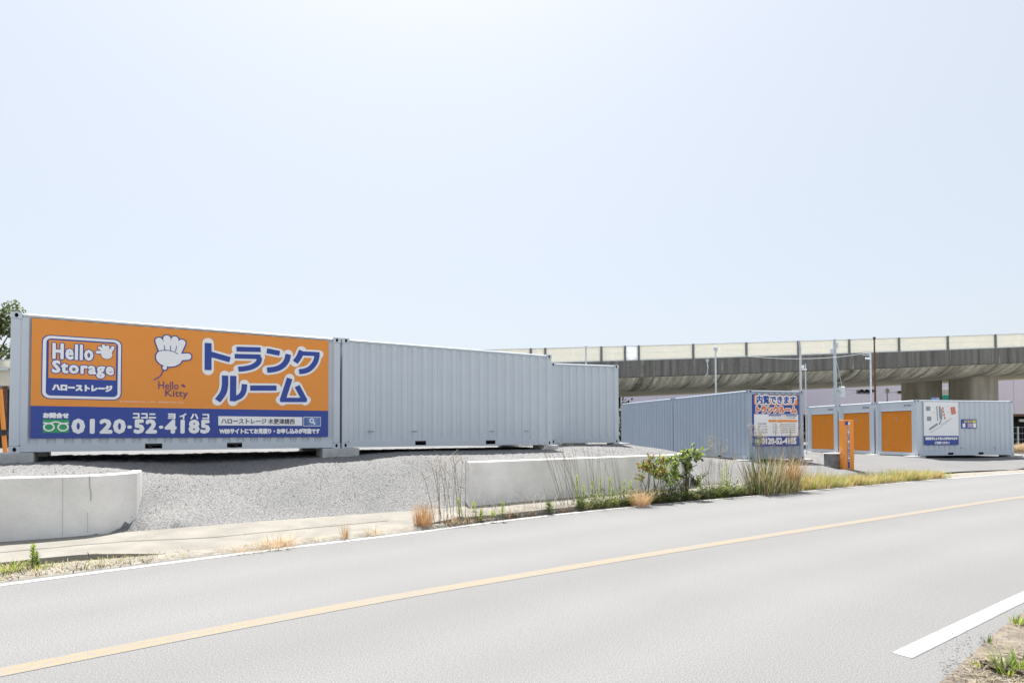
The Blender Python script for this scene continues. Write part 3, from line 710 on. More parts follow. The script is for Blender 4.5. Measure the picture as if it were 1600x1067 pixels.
# ------------------------------------------------------------------ low concrete walls
def low_wall(path, zt, th, label):
    L = catmull([(*p, 0) for p in path], .2); n = normals(L); mb = MB(); m = len(L)
    prof = [(0, 0), (0, 1), (.018, 2), (th - .018, 2), (th, 1), (th, 0)]
    for i, p in enumerate(L):
        for w, k in prof:
            q = p + n[i] * w; mb.v.append((q.x, q.y, (0, zt(p) - .018, zt(p))[k]))
    for i in range(m - 1):
        for k in range(5): a = i * 6 + k; mb.f.append((a, a + 6, a + 7, a + 1)); mb.m.append(0)
    mb.f.append(tuple(range(6))); mb.f.append(tuple(range((m - 1) * 6, m * 6))[::-1]); mb.m += [0, 0]
    return tag(mb.build('low_wall', M['wallc']), label, 'wall', 'low concrete walls along the pavement')
wl = low_wall([(-14, 3.55), (-9.5, 6.80), (-7.05, 8.34), (-6.45, 8.70), (-6.12, 8.98), (-5.97, 9.30), (-5.97, 9.68), (-6.15, 10.1)], lambda p: 1.01 - .012 * max(0, min(1, (p.x + 7.5))), .15, 'low concrete wall curving in at its right end, left of the gravel ramp')
low_wall([(-.87, 12.27), (1.75, 14.25), (2.97, 15.17), (4.5, 16.3), (4.85, 16.6), (4.95, 16.95), (4.87, 17.4)], lambda p: 1.02 + .0 * p.x, .15, 'low concrete wall behind the roadside weeds, between the two driveways')
# hairline cracks and form joints on the left wall face
mb = MB()
def crack(u, v0, v1, w, jit):
    pts = []; x = u
    for k in range(9):
        v = v0 + (v1 - v0) * k / 8; pts.append(gpw(x, v)); x += random.uniform(-jit, jit)
    for a, b in zip(pts, pts[1:]):
        mb.quad(a + Vector((-w, -.6 * w, 0)), b + Vector((-w, -.6 * w, 0)), b + Vector((w, .6 * w, 0)), a + Vector((w, .6 * w, 0)))
def gpw(u, v):                                    # on the face line of the left wall
    d = ray(u, v); p0 = Vector((-7.05, 8.34, 0)); t = Vector((.60, .36, 0)).normalized() if u < 138 else Vector((.60, .40, 0)).normalized()
    nrm = Vector((t.y, -t.x, 0)); k = ((p0 + nrm * .012 - Vector((0, 0, CAM_H))).dot(nrm)) / d.dot(nrm)
    return Vector((0, 0, CAM_H)) + d * k
crack(139, 742, 782, .004, 1.1); crack(137, 800, 832, .002, .3); crack(98, 741, 836, .0015, .2)
cr = mb.build('crack', M['grey_ink'], wl)

# ------------------------------------------------------------------ viaduct
VO = Vector((9.04, 43.0, 0)); VT = R(6.8)
vroot = empty('viaduct', VO, VT, 'long grey concrete road viaduct with cream noise barrier along its edge', 'viaduct')
def vz(s): return 7.78 + .0415 * s + .00013 * s * s
SS = [-70 + 4.04 * i / 2 for i in range(0, 96)]
PROF = [(.0, -1.06), (.0, -2.2), (.08, -2.26), (.5, -2.52), (1.0, -2.76), (1.6, -2.95), (2.4, -3.04), (3.0, -3.06)]
def sweep(prof, m, name, close=None):
    mb = MB(); n = len(prof)
    for s in SS:
        for w, h in prof: mb.v.append((s, w, vz(s) + h))
    for i in range(len(SS) - 1):
        for k in range(n - 1): a = i * n + k; mb.f.append((a, a + 1, a + n + 1, a + n)); mb.m.append(0)
    return mb.build(name, m, vroot, smooth=(name == 'haunch'))
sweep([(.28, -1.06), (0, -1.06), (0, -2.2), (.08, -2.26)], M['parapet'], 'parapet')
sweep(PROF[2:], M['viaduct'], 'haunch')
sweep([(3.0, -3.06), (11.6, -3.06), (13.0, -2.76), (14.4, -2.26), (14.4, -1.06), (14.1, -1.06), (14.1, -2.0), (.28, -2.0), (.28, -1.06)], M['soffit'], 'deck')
PS = [-0.99 - 1.74 - 4.02 - 1.02 - 4.03 * k for k in range(0, 15)][::-1] + [-6.75, -2.73, -1.0, 0] + [4.06 + 4.04 * k for k in range(0, 22)]
rl = MB()
for a, b in zip(PS, PS[1:]):
    if a < SS[0] or b > SS[-1]: continue
    if a < -45 or b > 70: continue
    t = MB()
    mids = [a + .06, (a + b) / 2 - .008, (a + b) / 2 + .008, b - .06]
    for x0, x1 in ((mids[0], mids[1]), (mids[2], mids[3])):
        for h0, h1 in ((-.98, -.51), (-.495, -.02)):
            t.add([(x0, .12, vz(x0) + h0), (x1, .12, vz(x1) + h0), (x1, .12, vz(x1) + h1), (x0, .12, vz(x0) + h1), (x0, .17, vz(x0) + h0), (x1, .17, vz(x1) + h0), (x1, .17, vz(x1) + h1), (x0, .17, vz(x0) + h1)],
                  [(0, 1, 2, 3), (5, 4, 7, 6), (3, 2, 6, 7), (1, 0, 4, 5)])
    t.build('clear_panel' if b == 0 else 'barrier_panel', M['barrier_clear'] if b == 0 else M['barrier'], vroot)
    for x0, x1, y0, y1, h0, h1 in ((a, b, .10, .19, -.015, .015), (a, b, .06, .19, -1.055, -.985)):
        rl.add([(x0, y0, vz(x0) + h0), (x1, y0, vz(x1) + h0), (x1, y1, vz(x1) + h0), (x0, y1, vz(x0) + h0), (x0, y0, vz(x0) + h1), (x1, y0, vz(x1) + h1), (x1, y1, vz(x1) + h1), (x0, y1, vz(x0) + h1)],
               [(0, 3, 2, 1), (4, 5, 6, 7), (0, 1, 5, 4), (2, 3, 7, 6), (1, 2, 6, 5), (3, 0, 4, 7)])
rl.build('barrier_rail', M['galv'], vroot)
for s in PS:
    if not (-40 < s < 60): continue
    mb = MB(); z = vz(s)
    mb.box(s - .075, s + .075, .04, .05, z - 1.2, z + .03); mb.box(s - .075, s + .075, .19, .20, z - 1.2, z + .03); mb.box(s - .006, s + .006, .05, .19, z - 1.2, z + .03)
    mb.build('barrier_post', M['barrier_post'], vroot)
# stained joints running down the parapet and round the haunch
for s, w in [(.25, .24), (1.1, .05), (4.1, .04), (6.2, .13), (7.0, .03), (9.4, .05), (12.3, .10), (13.1, .03), (16.4, .22), (17.2, .06), (20.2, .05), (22.9, .03), (24.4, .08), (28.5, .13), (29.6, .05), (-4, .1), (-8, .12), (32.5, .1)]:
    mb = MB(); pr = [(x - .006, h - .004) for x, h in PROF]
    for k, (x, h) in enumerate(pr):
        ww = w * (.35 if k < 2 else 1.0) * random.uniform(.8, 1.2); sh = 0
        mb.v += [(s - ww + sh, x, vz(s - ww) + h), (s + ww + sh, x, vz(s + ww) + h)]
    for k in range(len(pr) - 1): mb.f.append((2 * k, 2 * k + 1, 2 * k + 3, 2 * k + 2)); mb.m.append(0)
    mb.build('stained_joint', mat('joint_stain', (.12, .12, .095), (.34, .33, .27), rough=.95, scale=2.5, stretch=(2, 1, .6)), vroot)
# rain pipe with its hopper
mb = MB(); q = vz(5.2)
mb.tube([(5.0, -.12, q - 1.25), (5.05, -.12, q - 1.75), (5.0, -.12, q - 2.2), (4.85, .1, q - 2.4)], .05, 8); mb.tube([(5.0, -.12, q - 1.15), (5.0, -.12, q - 1.4)], [.16, .07], 8); mb.build('drain_pipe', M['galv'], vroot)
# piers
def pier(u, y, wd, dp):
    p = ap(u, 640, y); loc = Vector((p.x - VO.x, p.y - VO.y, 0)); c, s_ = math.cos(-VT), math.sin(-VT)
    x, yy = loc.x * c - loc.y * s_, loc.x * s_ + loc.y * c
    mb = MB(); zt = vz(x) - 3.06; n = 20; P = []
    for k in range(n):
        a = 6.2832 * k / n; sg = lambda t, e: math.copysign(abs(t) ** e, t)
        P.append((x + wd / 2 * sg(math.cos(a), .35), yy + dp / 2 * sg(math.sin(a), .35)))
    for z in (-.1, zt - .9, zt + .3): mb.v += [(px, py, z) for px, py in P]
    for r in range(2):
        for k in range(n): mb.f.append((r * n + k, r * n + (k + 1) % n, (r + 1) * n + (k + 1) % n, (r + 1) * n + k)); mb.m.append(0)
    mb.build('pier', M['pier'], vroot)
pier(1440, 53.5, 2.4, 2.4); pier(1521, 50.5, 2.7, 2.6); pier(1206, 50.5, 2.5, 2.4); pier(890, 49.5, 2.4, 2.4); pier(760, 48, 2.4, 2.4); pier(1700, 53, 2.5, 2.4)

# ------------------------------------------------------------------ far buildings and signs
wh = empty('warehouse', (0, 78, 0), 0, 'pale lilac clad warehouse beyond the viaduct', 'building')
mb = MB()
xs = [14.0 + 4.6 * i for i in range(17)]
for a, b in zip(xs, xs[1:]): mb.box(a, b - .05, 0, 8, 3.9, 11)
mb.box(14, 92, .06, 8, 3.9, 10.9); mb.build('wall', M['warehouse'], wh)
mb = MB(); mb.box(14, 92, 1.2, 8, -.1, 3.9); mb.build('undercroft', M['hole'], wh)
mb = MB(); mb.box(14, 92, -.05, .2, 3.6, 3.89); mb.build('fascia', M['rust'], wh)
mb = MB(); mb.box(66, 76, .9, 1.1, 2.9, 3.25); mb.build('light_strip', M['galv'], wh)
mb = MB(); mb.box(11.5, 14, 0, 6, 0, 4.6); mb.box(11.3, 14, -.2, 6, 4.6, 4.8); mb.build('annex', M['beige'], wh)
def sheet_sign(name, u0, u1, v0, v1, y, m, label, cat, legs=True):
    a, b = ap(u0, v1, y), ap(u1, v0, y); r_ = empty(name, (a.x, y, 0), 0, label, cat)
    mb = MB(); mb.box(0, b.x - a.x, 0, .15, a.z, b.z, ch=.02); mb.build('panel', m, r_)
    mb = MB()
    for x in (.15, b.x - a.x - .15): mb.tube([(x, .22, -.05), (x, .22, b.z - .1)], .06, 8)
    mb.build('post', M['galv'], r_); return r_
r1 = sheet_sign('roadside_sign', 1464, 1487, 607, 640, 62, M['signwhite'], 'white board with a teal lower half between the viaduct piers', 'sign')
a, b = ap(1467, 640, 61.97), ap(1485, 617.5, 61.97); mb = MB(); mb.box(a.x - r1.location.x, b.x - r1.location.x, -.03, -.004, a.z, b.z); mb.build('teal_panel', M['teal'], r1)
a, b = ap(1469, 614.5, 61.97), ap(1484, 611.5, 61.97); f = Face(lambda x, z, d: (x, -d, z), r1).start(); f.text('P 入口', a.x - r1.location.x, b.x - r1.location.x, a.z, b.z, .01); f.end('lettering', M['red_sign'])
sheet_sign('roadside_sign', 1488, 1494, 606, 640, 61, M['teal'], 'narrow upright teal sign beside the viaduct pier', 'sign')
sheet_sign('roadside_sign', 1456, 1468, 621, 632, 45, mat('blue_sheet', (.12, .30, .60), (.5, .6, .75), scale=1.5), 'small blue and white sign peeping over the map board container', 'sign')

# ------------------------------------------------------------------ poles, wires, signals
def ptop(u, v, y): return ap(u, v, y)
def pole(name, u, vt, y, r, m, label, cat, group=None):
    p = ap(u, vt, y); zb = lot_z(p.x, p.y) if y < 45 else 0
    rt = empty(name, (p.x, p.y, zb), 0, label, cat, group)
    mb = MB(); h = p.z - zb; mb.tube([(0, 0, -.05), (0, 0, h * .5), (0, 0, h)], [r, r * .9, r * .75], 10); mb.build('pole', m, rt)
    return rt, h
def pz(v, y): return ap(800, v, y).z
rt, h = pole('lamp_post', 1118, 548, 33, .055, M['galv'], 'thin pale post with a small lamp head, left above the container row', 'lamp post')
mb = MB(); mb.box(-.10, .10, -.06, .06, h, h + .22, ch=.03); mb.build('lamp_head', M['galv'], rt)
mb = MB(); mb.tube([(0, 0, h - .15), (.12, -.02, h + .1)], .02, 6); mb.build('bracket', M['galv'], rt)
rt, h = pole('lamp_post', 1250.5, 549, 31, .065, M['galv'], 'pale post with a white box halfway up, right behind the price sign container', 'lamp post')
mb = MB(); z = pz(575, 31) - rt.location.z; mb.box(.0, .16, -.08, .06, z - .05, z + .10, ch=.02); mb.box(.05, .30, -.05, .02, z - .14, z - .06); mb.build('switch_box', M['signwhite'], rt)
mb = MB(); mb.tube([(0, 0, h), (-.05, 0, h + .55)], .05, 8); mb.build('upper_pole', M['pole_blue'], rt)
pole('signal_post', 1258.5, 568, 31.3, .035, M['galv'], 'very thin pale pole just right of the post with the white box', 'pole')
rt, h = pole('utility_pole', 1304, 530, 40, .12, M['pole_blue'], 'thick blue grey utility pole with a transformer can', 'utility pole')
zt = pz(605, 40) - rt.location.z
mb = MB(); mb.tube([(.42, -.05, zt - .75), (.42, -.05, zt - .70), (.42, -.05, zt - .05), (.42, -.05, zt)], [.17, .19, .19, .12], 14); mb.build('transformer', M['galv'], rt)
mb = MB(); mb.box(-.2, .55, -.04, .04, zt + .22, zt + .28); mb.tube([(.35, -.05, zt), (.35, -.05, zt + .12)], .035, 8); mb.tube([(.5, -.05, zt), (.5, -.05, zt + .12)], .035, 8); mb.box(.10, .28, -.03, .03, zt - .3, zt - .25); mb.build('bracket', M['barrier_post'], rt)
mb = MB(); z2 = pz(548, 40) - rt.location.z; mb.box(-.28, -.12, -.08, .08, z2 - .2, z2 + .1, ch=.02); mb.box(.08, .22, -.07, .07, z2 + .15, z2 + .5, ch=.03); mb.build('junction_box', M['galv'], rt)
rt, h = pole('lamp_post', 1360, 551, 38, .065, M['galv'], 'pale lamp post with a horizontal lantern, left of the rusty pole', 'lamp post')
mb = MB(); mb.tube([(0, 0, h - .05), (-.45, 0, h - .02)], .03, 6); mb.box(-.5, -.05, -.03, .03, h - .16, h - .12); mb.build('arm', M['galv'], rt)
mb = MB(); mb.box(-.30, .0, -.10, .10, h - .42, h - .30, ch=.03); mb.build('lamp_head', M['signwhite'], rt)
lamp_tip = Vector((rt.location.x - .4, rt.location.y, rt.location.z + h - .05))
rt, h = pole('signal_pole', 1366, 528, 41, .065, M['rust'], 'rusty brown steel pole rising in front of the noise barrier', 'pole')
mb = MB(); mb.tube([(0, 0, h - .1), (0, 0, h + .06)], .085, 10); mb.build('pole_cap', M['rust'], rt)
def signal(u0, u1, v, y, label, mm):
    a, b = ap(u0, v, y), ap(u1, v, y); s = empty('traffic_signal', (a.x, y, a.z), 0, label, 'traffic light')
    w = b.x - a.x
    mb = MB(); mb.box(0, w, .0, .14, -.17, .17, ch=.04); mb.build('housing', mm, s)
    for k in range(3):
        cx = w * (k + .5) / 3
        mb = MB(); n = 14; ro = .135
        mb.v = [(cx + ro * math.cos(6.28 * i / n), yy, ro * math.sin(6.28 * i / n)) for yy in (0, -.22) for i in range(n)]
        for i in range(n):
            if not (.60 * n < i < .9 * n): mb.f.append((i, (i + 1) % n, n + (i + 1) % n, n + i)); mb.m.append(0)
        mb.build('visor', M['black'], s)
        mb = MB(); mb.tube([(cx, -.005, 0), (cx, -.03, 0)], .11, 14); mb.build('lens', M['red_lens'] if k == 2 else M['black'], s)
    return s, w
s1, w1 = signal(1339, 1364, 611.5, 41, 'dark horizontal traffic light hung from the rusty pole', mat('signal_grey', (.16, .18, .18), rough=.5))
mb = MB(); mb.tube([(w1 + .02, .07, 0), (w1 + .15, .05, 0)], .035, 6); mb.build('arm', M['galv'], s1)
mb = MB(); mb.tube([(0, .05, .05), (-1.2, .05, .15)], .012, 5); mb.tube([(0, .05, -.06), (-1.2, .05, -.3)], .012, 5); mb.build('stay_wire', M['barrier_post'], s1)
s2, w2 = signal(1402, 1417, 613, 60, 'pale backed traffic light far off under the viaduct', M['signwhite'])
rt, h = pole('signal_post', 1386, 606, 60, .07, M['pole_blue'], 'grey post with a small box far off under the viaduct', 'pole')
mb = MB(); mb.box(-.18, .18, -.1, .1, h - .55, h - .1, ch=.03); mb.build('control_box', M['galv'], rt)
mb = MB(); mb.tube([(.05, 0, ap(1386, 613, 60).z - rt.location.z), (ap(1402, 613, 60).x - rt.location.x - .02, .05, ap(1402, 613, 60).z - rt.location.z)], .03, 6); mb.build('arm', M['galv'], rt)
def wire(A, B, sag, label, r=.012):
    A, B = Vector(A), Vector(B); mb = MB(); P = [A.lerp(B, k / 16) - Vector((0, 0, sag * 4 * (k / 16) * (1 - k / 16))) for k in range(17)]
    mb.tube(P, r, 4); tag(mb.build('overhead_wire', M['galv']), label, 'wire')
wire(lamp_tip, ap(1119, 550, 33), .35, 'thin pale wire sagging between the two lamp posts before the viaduct')
wire(ap(1304, 560, 40) + Vector((0, -.15, 0)), ap(1306, 604, 40) + Vector((.35, -.1, 0)), -.05, 'short cable running down to the transformer can', .015)
rt, h = pole('lamp_post', 915.5, 542, 35, .065, M['galv'], 'plain pale post behind the container on the mound', 'lamp post')
mb = MB(); mb.box(-.07, .07, -.05, .05, h, h + .1, ch=.02); mb.build('pole_cap', M['galv'], rt)

# ------------------------------------------------------------------ orange marker post and box beside it
p = Vector((13.05, 22.75, 0)); zb = lot_z(p.x, p.y)
OY = 21.2
a0 = ap(1318, 732, OY); zb = lot_z(a0.x, a0.y)
rt = empty('entrance_post', (a0.x, a0.y, zb), .1, 'tall orange entrance post with a navy strip of white lettering', 'sign post')
wd = (ap(1336, 690, OY).x - ap(1318, 690, OY).x); ht = ap(1326, 656, OY).z - zb
mb = MB(); mb.box(0, wd, 0, .22, -.05, ht, ch=.008); bx = mb.build('post_body', M['orange_paint'], rt)
f = Face(lambda x, z, d: (x, -d, z), rt)
f.start(); f.rect(wd * .40, wd * .58, .03, ht * .86, .003); f.end('navy_strip', M['navy'])
f.start(); f.rect(wd * .20, wd * .52, ht * .895, ht * .975, .003); f.end('logo_patch', M['navy'])
f.start(); f.disc(wd * .56, ht * .93, .035, .055, .005); f.end('hand_symbol', M['signwhite'])
f.start(); t_ = 'ハローストレージトランクルーム'
for i, ch in enumerate(t_): z = ht * .83 - i * .082; f.text(ch if ch != 'ー' else 'l', wd * .425, wd * .555, z, z + .058, .006, 0, .004, 4)
f.end('lettering', M['signwhite'])
a1 = ap(1298, 731, OY + .2); b1 = ap(1318, 709, OY + .2)
rt = empty('masonry_plinth', (a1.x, a1.y, lot_z(a1.x, a1.y)), .1, 'grey stained masonry block against the foot of the orange post', 'plinth')
hh = b1.z - rt.location.z; ww = b1.x - a1.x - .02
mb = MB()
for k in range(3): mb.box(0, ww, 0, .4, -.03 + hh * k / 3, hh * (k + 1) / 3 - .012, ch=.01)
mb.box(.012, ww - .012, .012, .38, 0, hh - .02)
mb.build('courses', mat('plinth_stone', (.16, .165, .17), (.24, .245, .25), scale=8, rough=.9), rt)
mb = MB(); mb.box(-.02, ww + .01, -.02, .42, hh - .010, hh + .03, ch=.008); mb.build('cap', M['wallc'], rt)

# ------------------------------------------------------------------ left edge: tree, shed, prop
def leaf(mb, c, d, L, w, nrm):
    d = d.normalized(); s_ = d.cross(nrm)
    if s_.length < 1e-4: s_ = d.cross(Vector((1, 0, 0)))
    s_.normalize(); up = s_.cross(d)
    a = c; m1 = c + d * L * .5 + up * L * .08; e = c + d * L
    mb.add([a, m1 + s_ * w * .5, e, m1 - s_ * w * .5], [(0, 1, 2, 3)])
def rv(): 
    v = Vector((random.gauss(0, 1), random.gauss(0, 1), random.gauss(0, 1))); return v.normalized()
def crown_tree(x, y, zb, h, r, n, label, mats, name='broadleaf_tree'):
    rt = empty(name, (x, y, zb), 0, label, 'tree')
    mb = MB(); mb.tube([(0, 0, -.2), (.1, 0, h * .3), (.05, .1, h * .6), (0, 0, h * .9)], [.28, .22, .14, .04], 8)
    cl = []
    for k in range(34):
        a = random.uniform(0, 6.28); t = random.uniform(.25, 1.0); rr = r * math.sqrt(max(.05, 1 - ((t - .55) / .5) ** 2)) * random.uniform(.35, .95)
        c = Vector((rr * math.cos(a), rr * math.sin(a), h * t * .95)); cl.append((c, random.uniform(.18, .34) * r))
        st = Vector((.05, 0, max(.2 * h, c.z - .25 * h))); mb.tube([st, st.lerp(c, .6) + Vector((0, 0, .1)), c], [.07, .045, .015], 5)
    mb.build('trunk', M['bark'], rt)
    cm = MB()
    for k in range(n):
        c, q = random.choice(cl); d = rv(); pnt = c + d * q * random.uniform(.3, 1) ** .6
        cm.mi = random.choice([0, 0, 1]) if d.z > -.1 else 0
        leaf(cm, pnt, rv(), random.uniform(.16, .30), .14, rv())
    cm.build('crown', mats, rt); return rt
tp = ap(-14, 600, 40)
crown_tree(tp.x, 40, .6, 9.6, 3.0, 11000, 'tall leafy green tree rising left of the board container', [M['leaf_dark'], M['leaf']])
tp = ap(-75, 600, 46)
crown_tree(tp.x, 46, .6, 10.5, 3.4, 5000, 'tall green tree farthest left behind the containers', [M['leaf_dark'], M['leaf']])
sh = empty('shed', (ap(14.5, 600, 30).x, 30, .9), 0, 'pale beige roofed shed at the left edge behind the board container', 'building')
mb = MB(); mb.box(-9, 0, 0, 6, pz(601, 30) - .9, pz(575, 30) - .9); mb.build('fascia', M['beige'], sh)
mb = MB(); mb.add([(-9.2, -.3, pz(575, 30) - .9 + .004), (.2, -.3, pz(575, 30) - .896), (.2, 6.2, pz(564, 30) - .7), (-9.2, 6.2, pz(564, 30) - .7)], [(0, 1, 2, 3)]); mb.box(-9.2, .2, -.33, -.30, pz(576, 30) - .95, pz(574, 30) - .86); mb.build('roof', M['galv'], sh)
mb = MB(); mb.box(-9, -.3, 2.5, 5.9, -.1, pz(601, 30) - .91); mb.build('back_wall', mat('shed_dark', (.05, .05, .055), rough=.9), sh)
mb = MB(); mb.box(-.35, -.2, 0, .15, -.1, pz(601, 30) - .91); mb.box(-6, -5.85, 0, .15, -.1, pz(601, 30) - .91); mb.build('column', M['rust'], sh)
for u0, v0, u1, v1, y, lab in ((0.5, 608, 9, 706, 13.6, 'leaning orange steel prop at the left end of the board container'),):
    a, b = ap(u1, v1, y), ap(u0, v0, y); zg = lot_z(a.x, a.y)
    rt = empty('steel_prop', (a.x, a.y, zg), 0, lab, 'prop')
    t_ = b - a; mb = MB(); mb.tube([(0, 0, -.05), (t_.x * .5, 0, (b.z - zg) * .5), (t_.x, 0, b.z - zg)], [.045, .042, .038], 10); mb.build('tube', M['orange_paint'], rt)
    mb = MB(); mb.tube([(t_.x * .30, 0, (b.z - zg) * .30), (t_.x * .38, 0, (b.z - zg) * .38)], .085, 10); mb.box(-.16, .02, -.05, .05, (b.z - zg) * .32, (b.z - zg) * .36); mb.build('clamp', M['black'], rt)

# ------------------------------------------------------------------ vegetation
def blade(mb, b, ang, L, w, lean, curl=.6, seg=3):
    d = Vector((math.cos(ang), math.sin(ang), 0)); s_ = Vector((-d.y, d.x, 0)); P = []
    for k in range(seg + 1):
        t = k / seg
        P.append((b + d * (L * (lean * t + curl * lean * t * t)) + Vector((0, 0, L * t * (1 - .35 * curl * lean * t))), w * (1 - t) ** .7))
    n0 = len(mb.v)
    for q, ww in P: mb.v += [tuple(q - s_ * ww / 2), tuple(q + s_ * ww / 2)]
    for k in range(seg): a = n0 + 2 * k; mb.f.append((a, a + 1, a + 3, a + 2)); mb.m.append(mb.mi)
def gz(x, y):
    return .03
PLG = 'single weeds along the roadside'
def tuft(name, u, v, z, h, rad, n, mats, label, cat='grass', lean=.45, w=.006, wts=None):
    p = gp(u, v, z); rt = MB()
    for _ in range(n):
        a = random.uniform(0, 6.28); r_ = rad * random.random() ** .7
        rt.mi = random.choices(range(len(mats)), wts)[0] if wts else random.randrange(len(mats))
        blade(rt, Vector((r_ * math.cos(a), r_ * math.sin(a), -.01)), a + random.uniform(-.9, .9), h * random.uniform(.45, 1.05), w * random.uniform(.7, 1.4), random.uniform(.05, lean), random.uniform(.3, 1.1))
    o = rt.build(name, [M[m] for m in mats]); o.location = (p.x, p.y, z)
    return tag(o, label, cat, 'grass tufts along the road')
def stalks(u0, u1, v, z, h, n, label, lean=(-.12, .1), spray=1.0, r=.0042):
    p = gp((u0 + u1) / 2, v, z); hw = (gp(u1, v, z) - gp(u0, v, z)).length / 2
    rt = empty('dry_weed', (p.x, p.y, z), 0, label, 'dry weed', 'tall dry weeds by the road')
    st, sd = MB(), MB()
    for k in range(n):
        x = random.uniform(-1, 1) * hw; y = random.uniform(-.18, .18); hh = h * random.uniform(.75, 1.05)
        tx = random.uniform(*lean) * hh; ty = random.uniform(-.06, .06) * hh
        b = Vector((x * .8, x * .5 + y, -.02)); P = [b, b + Vector((tx * .35, ty * .3, hh * .4)), b + Vector((tx * .8, ty * .8, hh * .8)), b + Vector((tx * 1.15, ty, hh))]
        st.tube(P, [r * 1.25, r, r * .75, r * .4], 4, False)
        for j in range(int(5 * spray)):
            t = random.uniform(.62, 1); c = P[2].lerp(P[3], (t - .6) / .4) if t > .6 else P[1].lerp(P[2], t)
            d = Vector((random.gauss(0, .6), random.gauss(0, .6), random.uniform(.2, 1))).normalized() * random.uniform(.06, .20)
            st.tube([c, c + d * .6, c + d], [r * .45, r * .4, r * .3], 3, False)
            for q in range(5): leaf(sd, c + d * random.uniform(.5, 1) + rv() * .015, rv(), random.uniform(.018, .035), .012, rv())
        for j in range(4):
            c = P[0].lerp(P[1], random.random()); leaf(sd, c, Vector((random.gauss(0, 1), random.gauss(0, 1), -.3)), random.uniform(.03, .08), .010, rv())
    st.build('stems', M['stalk'], rt); sd.build('seed_heads', M['seed'], rt)
    return rt
def weed(u, v, z, h, label, m='leaf_lime', n=26, L=.085, group='green upright weeds by the low wall', w=.02, lean=.0):
    p = gp(u, v, z); rt = empty('green_weed', (p.x, p.y, z), random.uniform(0, 6), label, 'weed', group)
    sb, lb = MB(), MB(); tp_ = Vector((lean * h + random.uniform(-.03, .03), random.uniform(-.03, .03), h))
    sb.tube([(0, 0, -.02), tp_ * .5, tp_], [.006, .005, .003], 5, False)
    for k in range(n):
        t = .12 + .9 * k / n; c = tp_ * min(1, t); a = k * 2.4; up_ = .2 + .9 * t
        leaf(lb, c, Vector((math.cos(a), math.sin(a), up_)), L * random.uniform(.7, 1.2) * (1.25 - .5 * t), w * random.uniform(.8, 1.3), Vector((0, 0, 1)))
    sb.build('stem', M['leaf_dark'], rt); lb.build('leaves', M[m], rt); return rt
def shrub(u, v, z, h, r, n, mats, label, Lf=.07, wts=None, stems=7, zlo=.35, cat='shrub', ax=(1, 1), nm='shrub'):
    p = gp(u, v, z); rt = empty(nm, (p.x, p.y, z), 0, label, cat)
    sb, lb = MB(), MB(); tips = []
    for k in range(stems):
        a = 6.28 * k / stems + random.uniform(-.4, .4); rr = r * random.uniform(.2, .95); hh = h * random.uniform(.7, 1)
        P = [Vector((random.uniform(-.04, .04), random.uniform(-.04, .04), -.03)), Vector((rr * .3 * math.cos(a) * ax[0], rr * .3 * math.sin(a) * ax[1], hh * .5)), Vector((rr * math.cos(a) * ax[0], rr * math.sin(a) * ax[1], hh))]
        sb.tube(P, [.012, .009, .004], 5, False); tips.append(P)
    for k in range(n):
        P = random.choice(tips); t = random.uniform(zlo, 1.02); c = (P[0].lerp(P[1], t * 2) if t < .5 else P[1].lerp(P[2], t * 2 - 1)) + rv() * random.uniform(.02, .25) * r
        lb.mi = random.choices(range(len(mats)), wts)[0]
        leaf(lb, c, rv() + Vector((0, 0, .1)), Lf * random.uniform(.6, 1.3), Lf * .62, (rv() + Vector((0, 0, 1.2))).normalized())
    sb.build('stems', M['bark'], rt); lb.build('leaves', [M[m] for m in mats], rt); return rt

tuft('dry_tuft', 661, 822, .02, .50, .16, 420, ['dry', 'straw'], 'bushy orange dry grass tuft at the kerb end of the gravel ramp', lean=.35, w=.005, wts=(3, 1))
tuft('dry_tuft', 1000, 789, .03, .44, .20, 420, ['straw', 'dry'], 'round pale brown dry grass tuft in front of the low wall', lean=.7, w=.006)
tuft('dry_tuft', 539, 840, .02, .30, .07, 60, ['dry', 'straw'], 'thin upright dry grass wisp on the pavement edge', lean=.35)
tuft('dry_tuft', 585, 834, .02, .18, .14, 70, ['straw'], 'small sparse straw tuft right of the thin dry wisp', lean=.9)
tuft('dry_tuft', 432, 853, .02, .20, .24, 260, ['straw', 'dry'], 'flattened pale straw clump beside the white line', lean=1.2, wts=(4, 1))
tuft('dry_tuft', 382, 859, .02, .10, .28, 160, ['straw'], 'low flattened straw patch left of the flattened straw clump', lean=1.5)
tuft('green_tuft', 497, 843, .02, .07, .10, 60, ['leaf_lime', 'straw'], 'tiny yellow green grass patch by the white line', lean=1.2)
for k, (u, v, h, n, lab) in enumerate(((12, 893, .16, 220, 'low lime grass clump at the left edge of the road'), (60, 889, .12, 130, 'low grass clump right of the lime clump at the left edge'), (100, 884, .07, 60, 'faint low grass beside the left kerb end'), (160, 876, .07, 50, 'thin yellow grass along the left kerb end'))):
    tuft('green_tuft', u, v, .03, h, .14, n, ['leaf_lime', 'leaf', 'straw'], lab, lean=.9, w=.008)
weed(50, 888, .03, .26, 'bright green leafy weed growing at the left kerb', 'leaf_lime', 44, .07, 'green weeds at the left kerb', .026)
weed(60, 886, .03, .16, 'dark small weed beside the bright green weed at the left kerb', 'leaf', 30, .07, 'green weeds at the left kerb', .03)
weed(140, 871, .08, .07, 'tiny brown sprig standing alone on the pavement', 'stalk', 8, .02, 'green weeds at the left kerb', .008)
stalks(672, 735, 815, .03, 1.18, 15, 'dry seed-headed weeds in front of the left end of the middle wall', (-.22, .05))
stalks(872, 915, 792, .06, 1.45, 14, 'dry leaning stalks in front of the middle of the low wall', (-.38, -.05), .5)
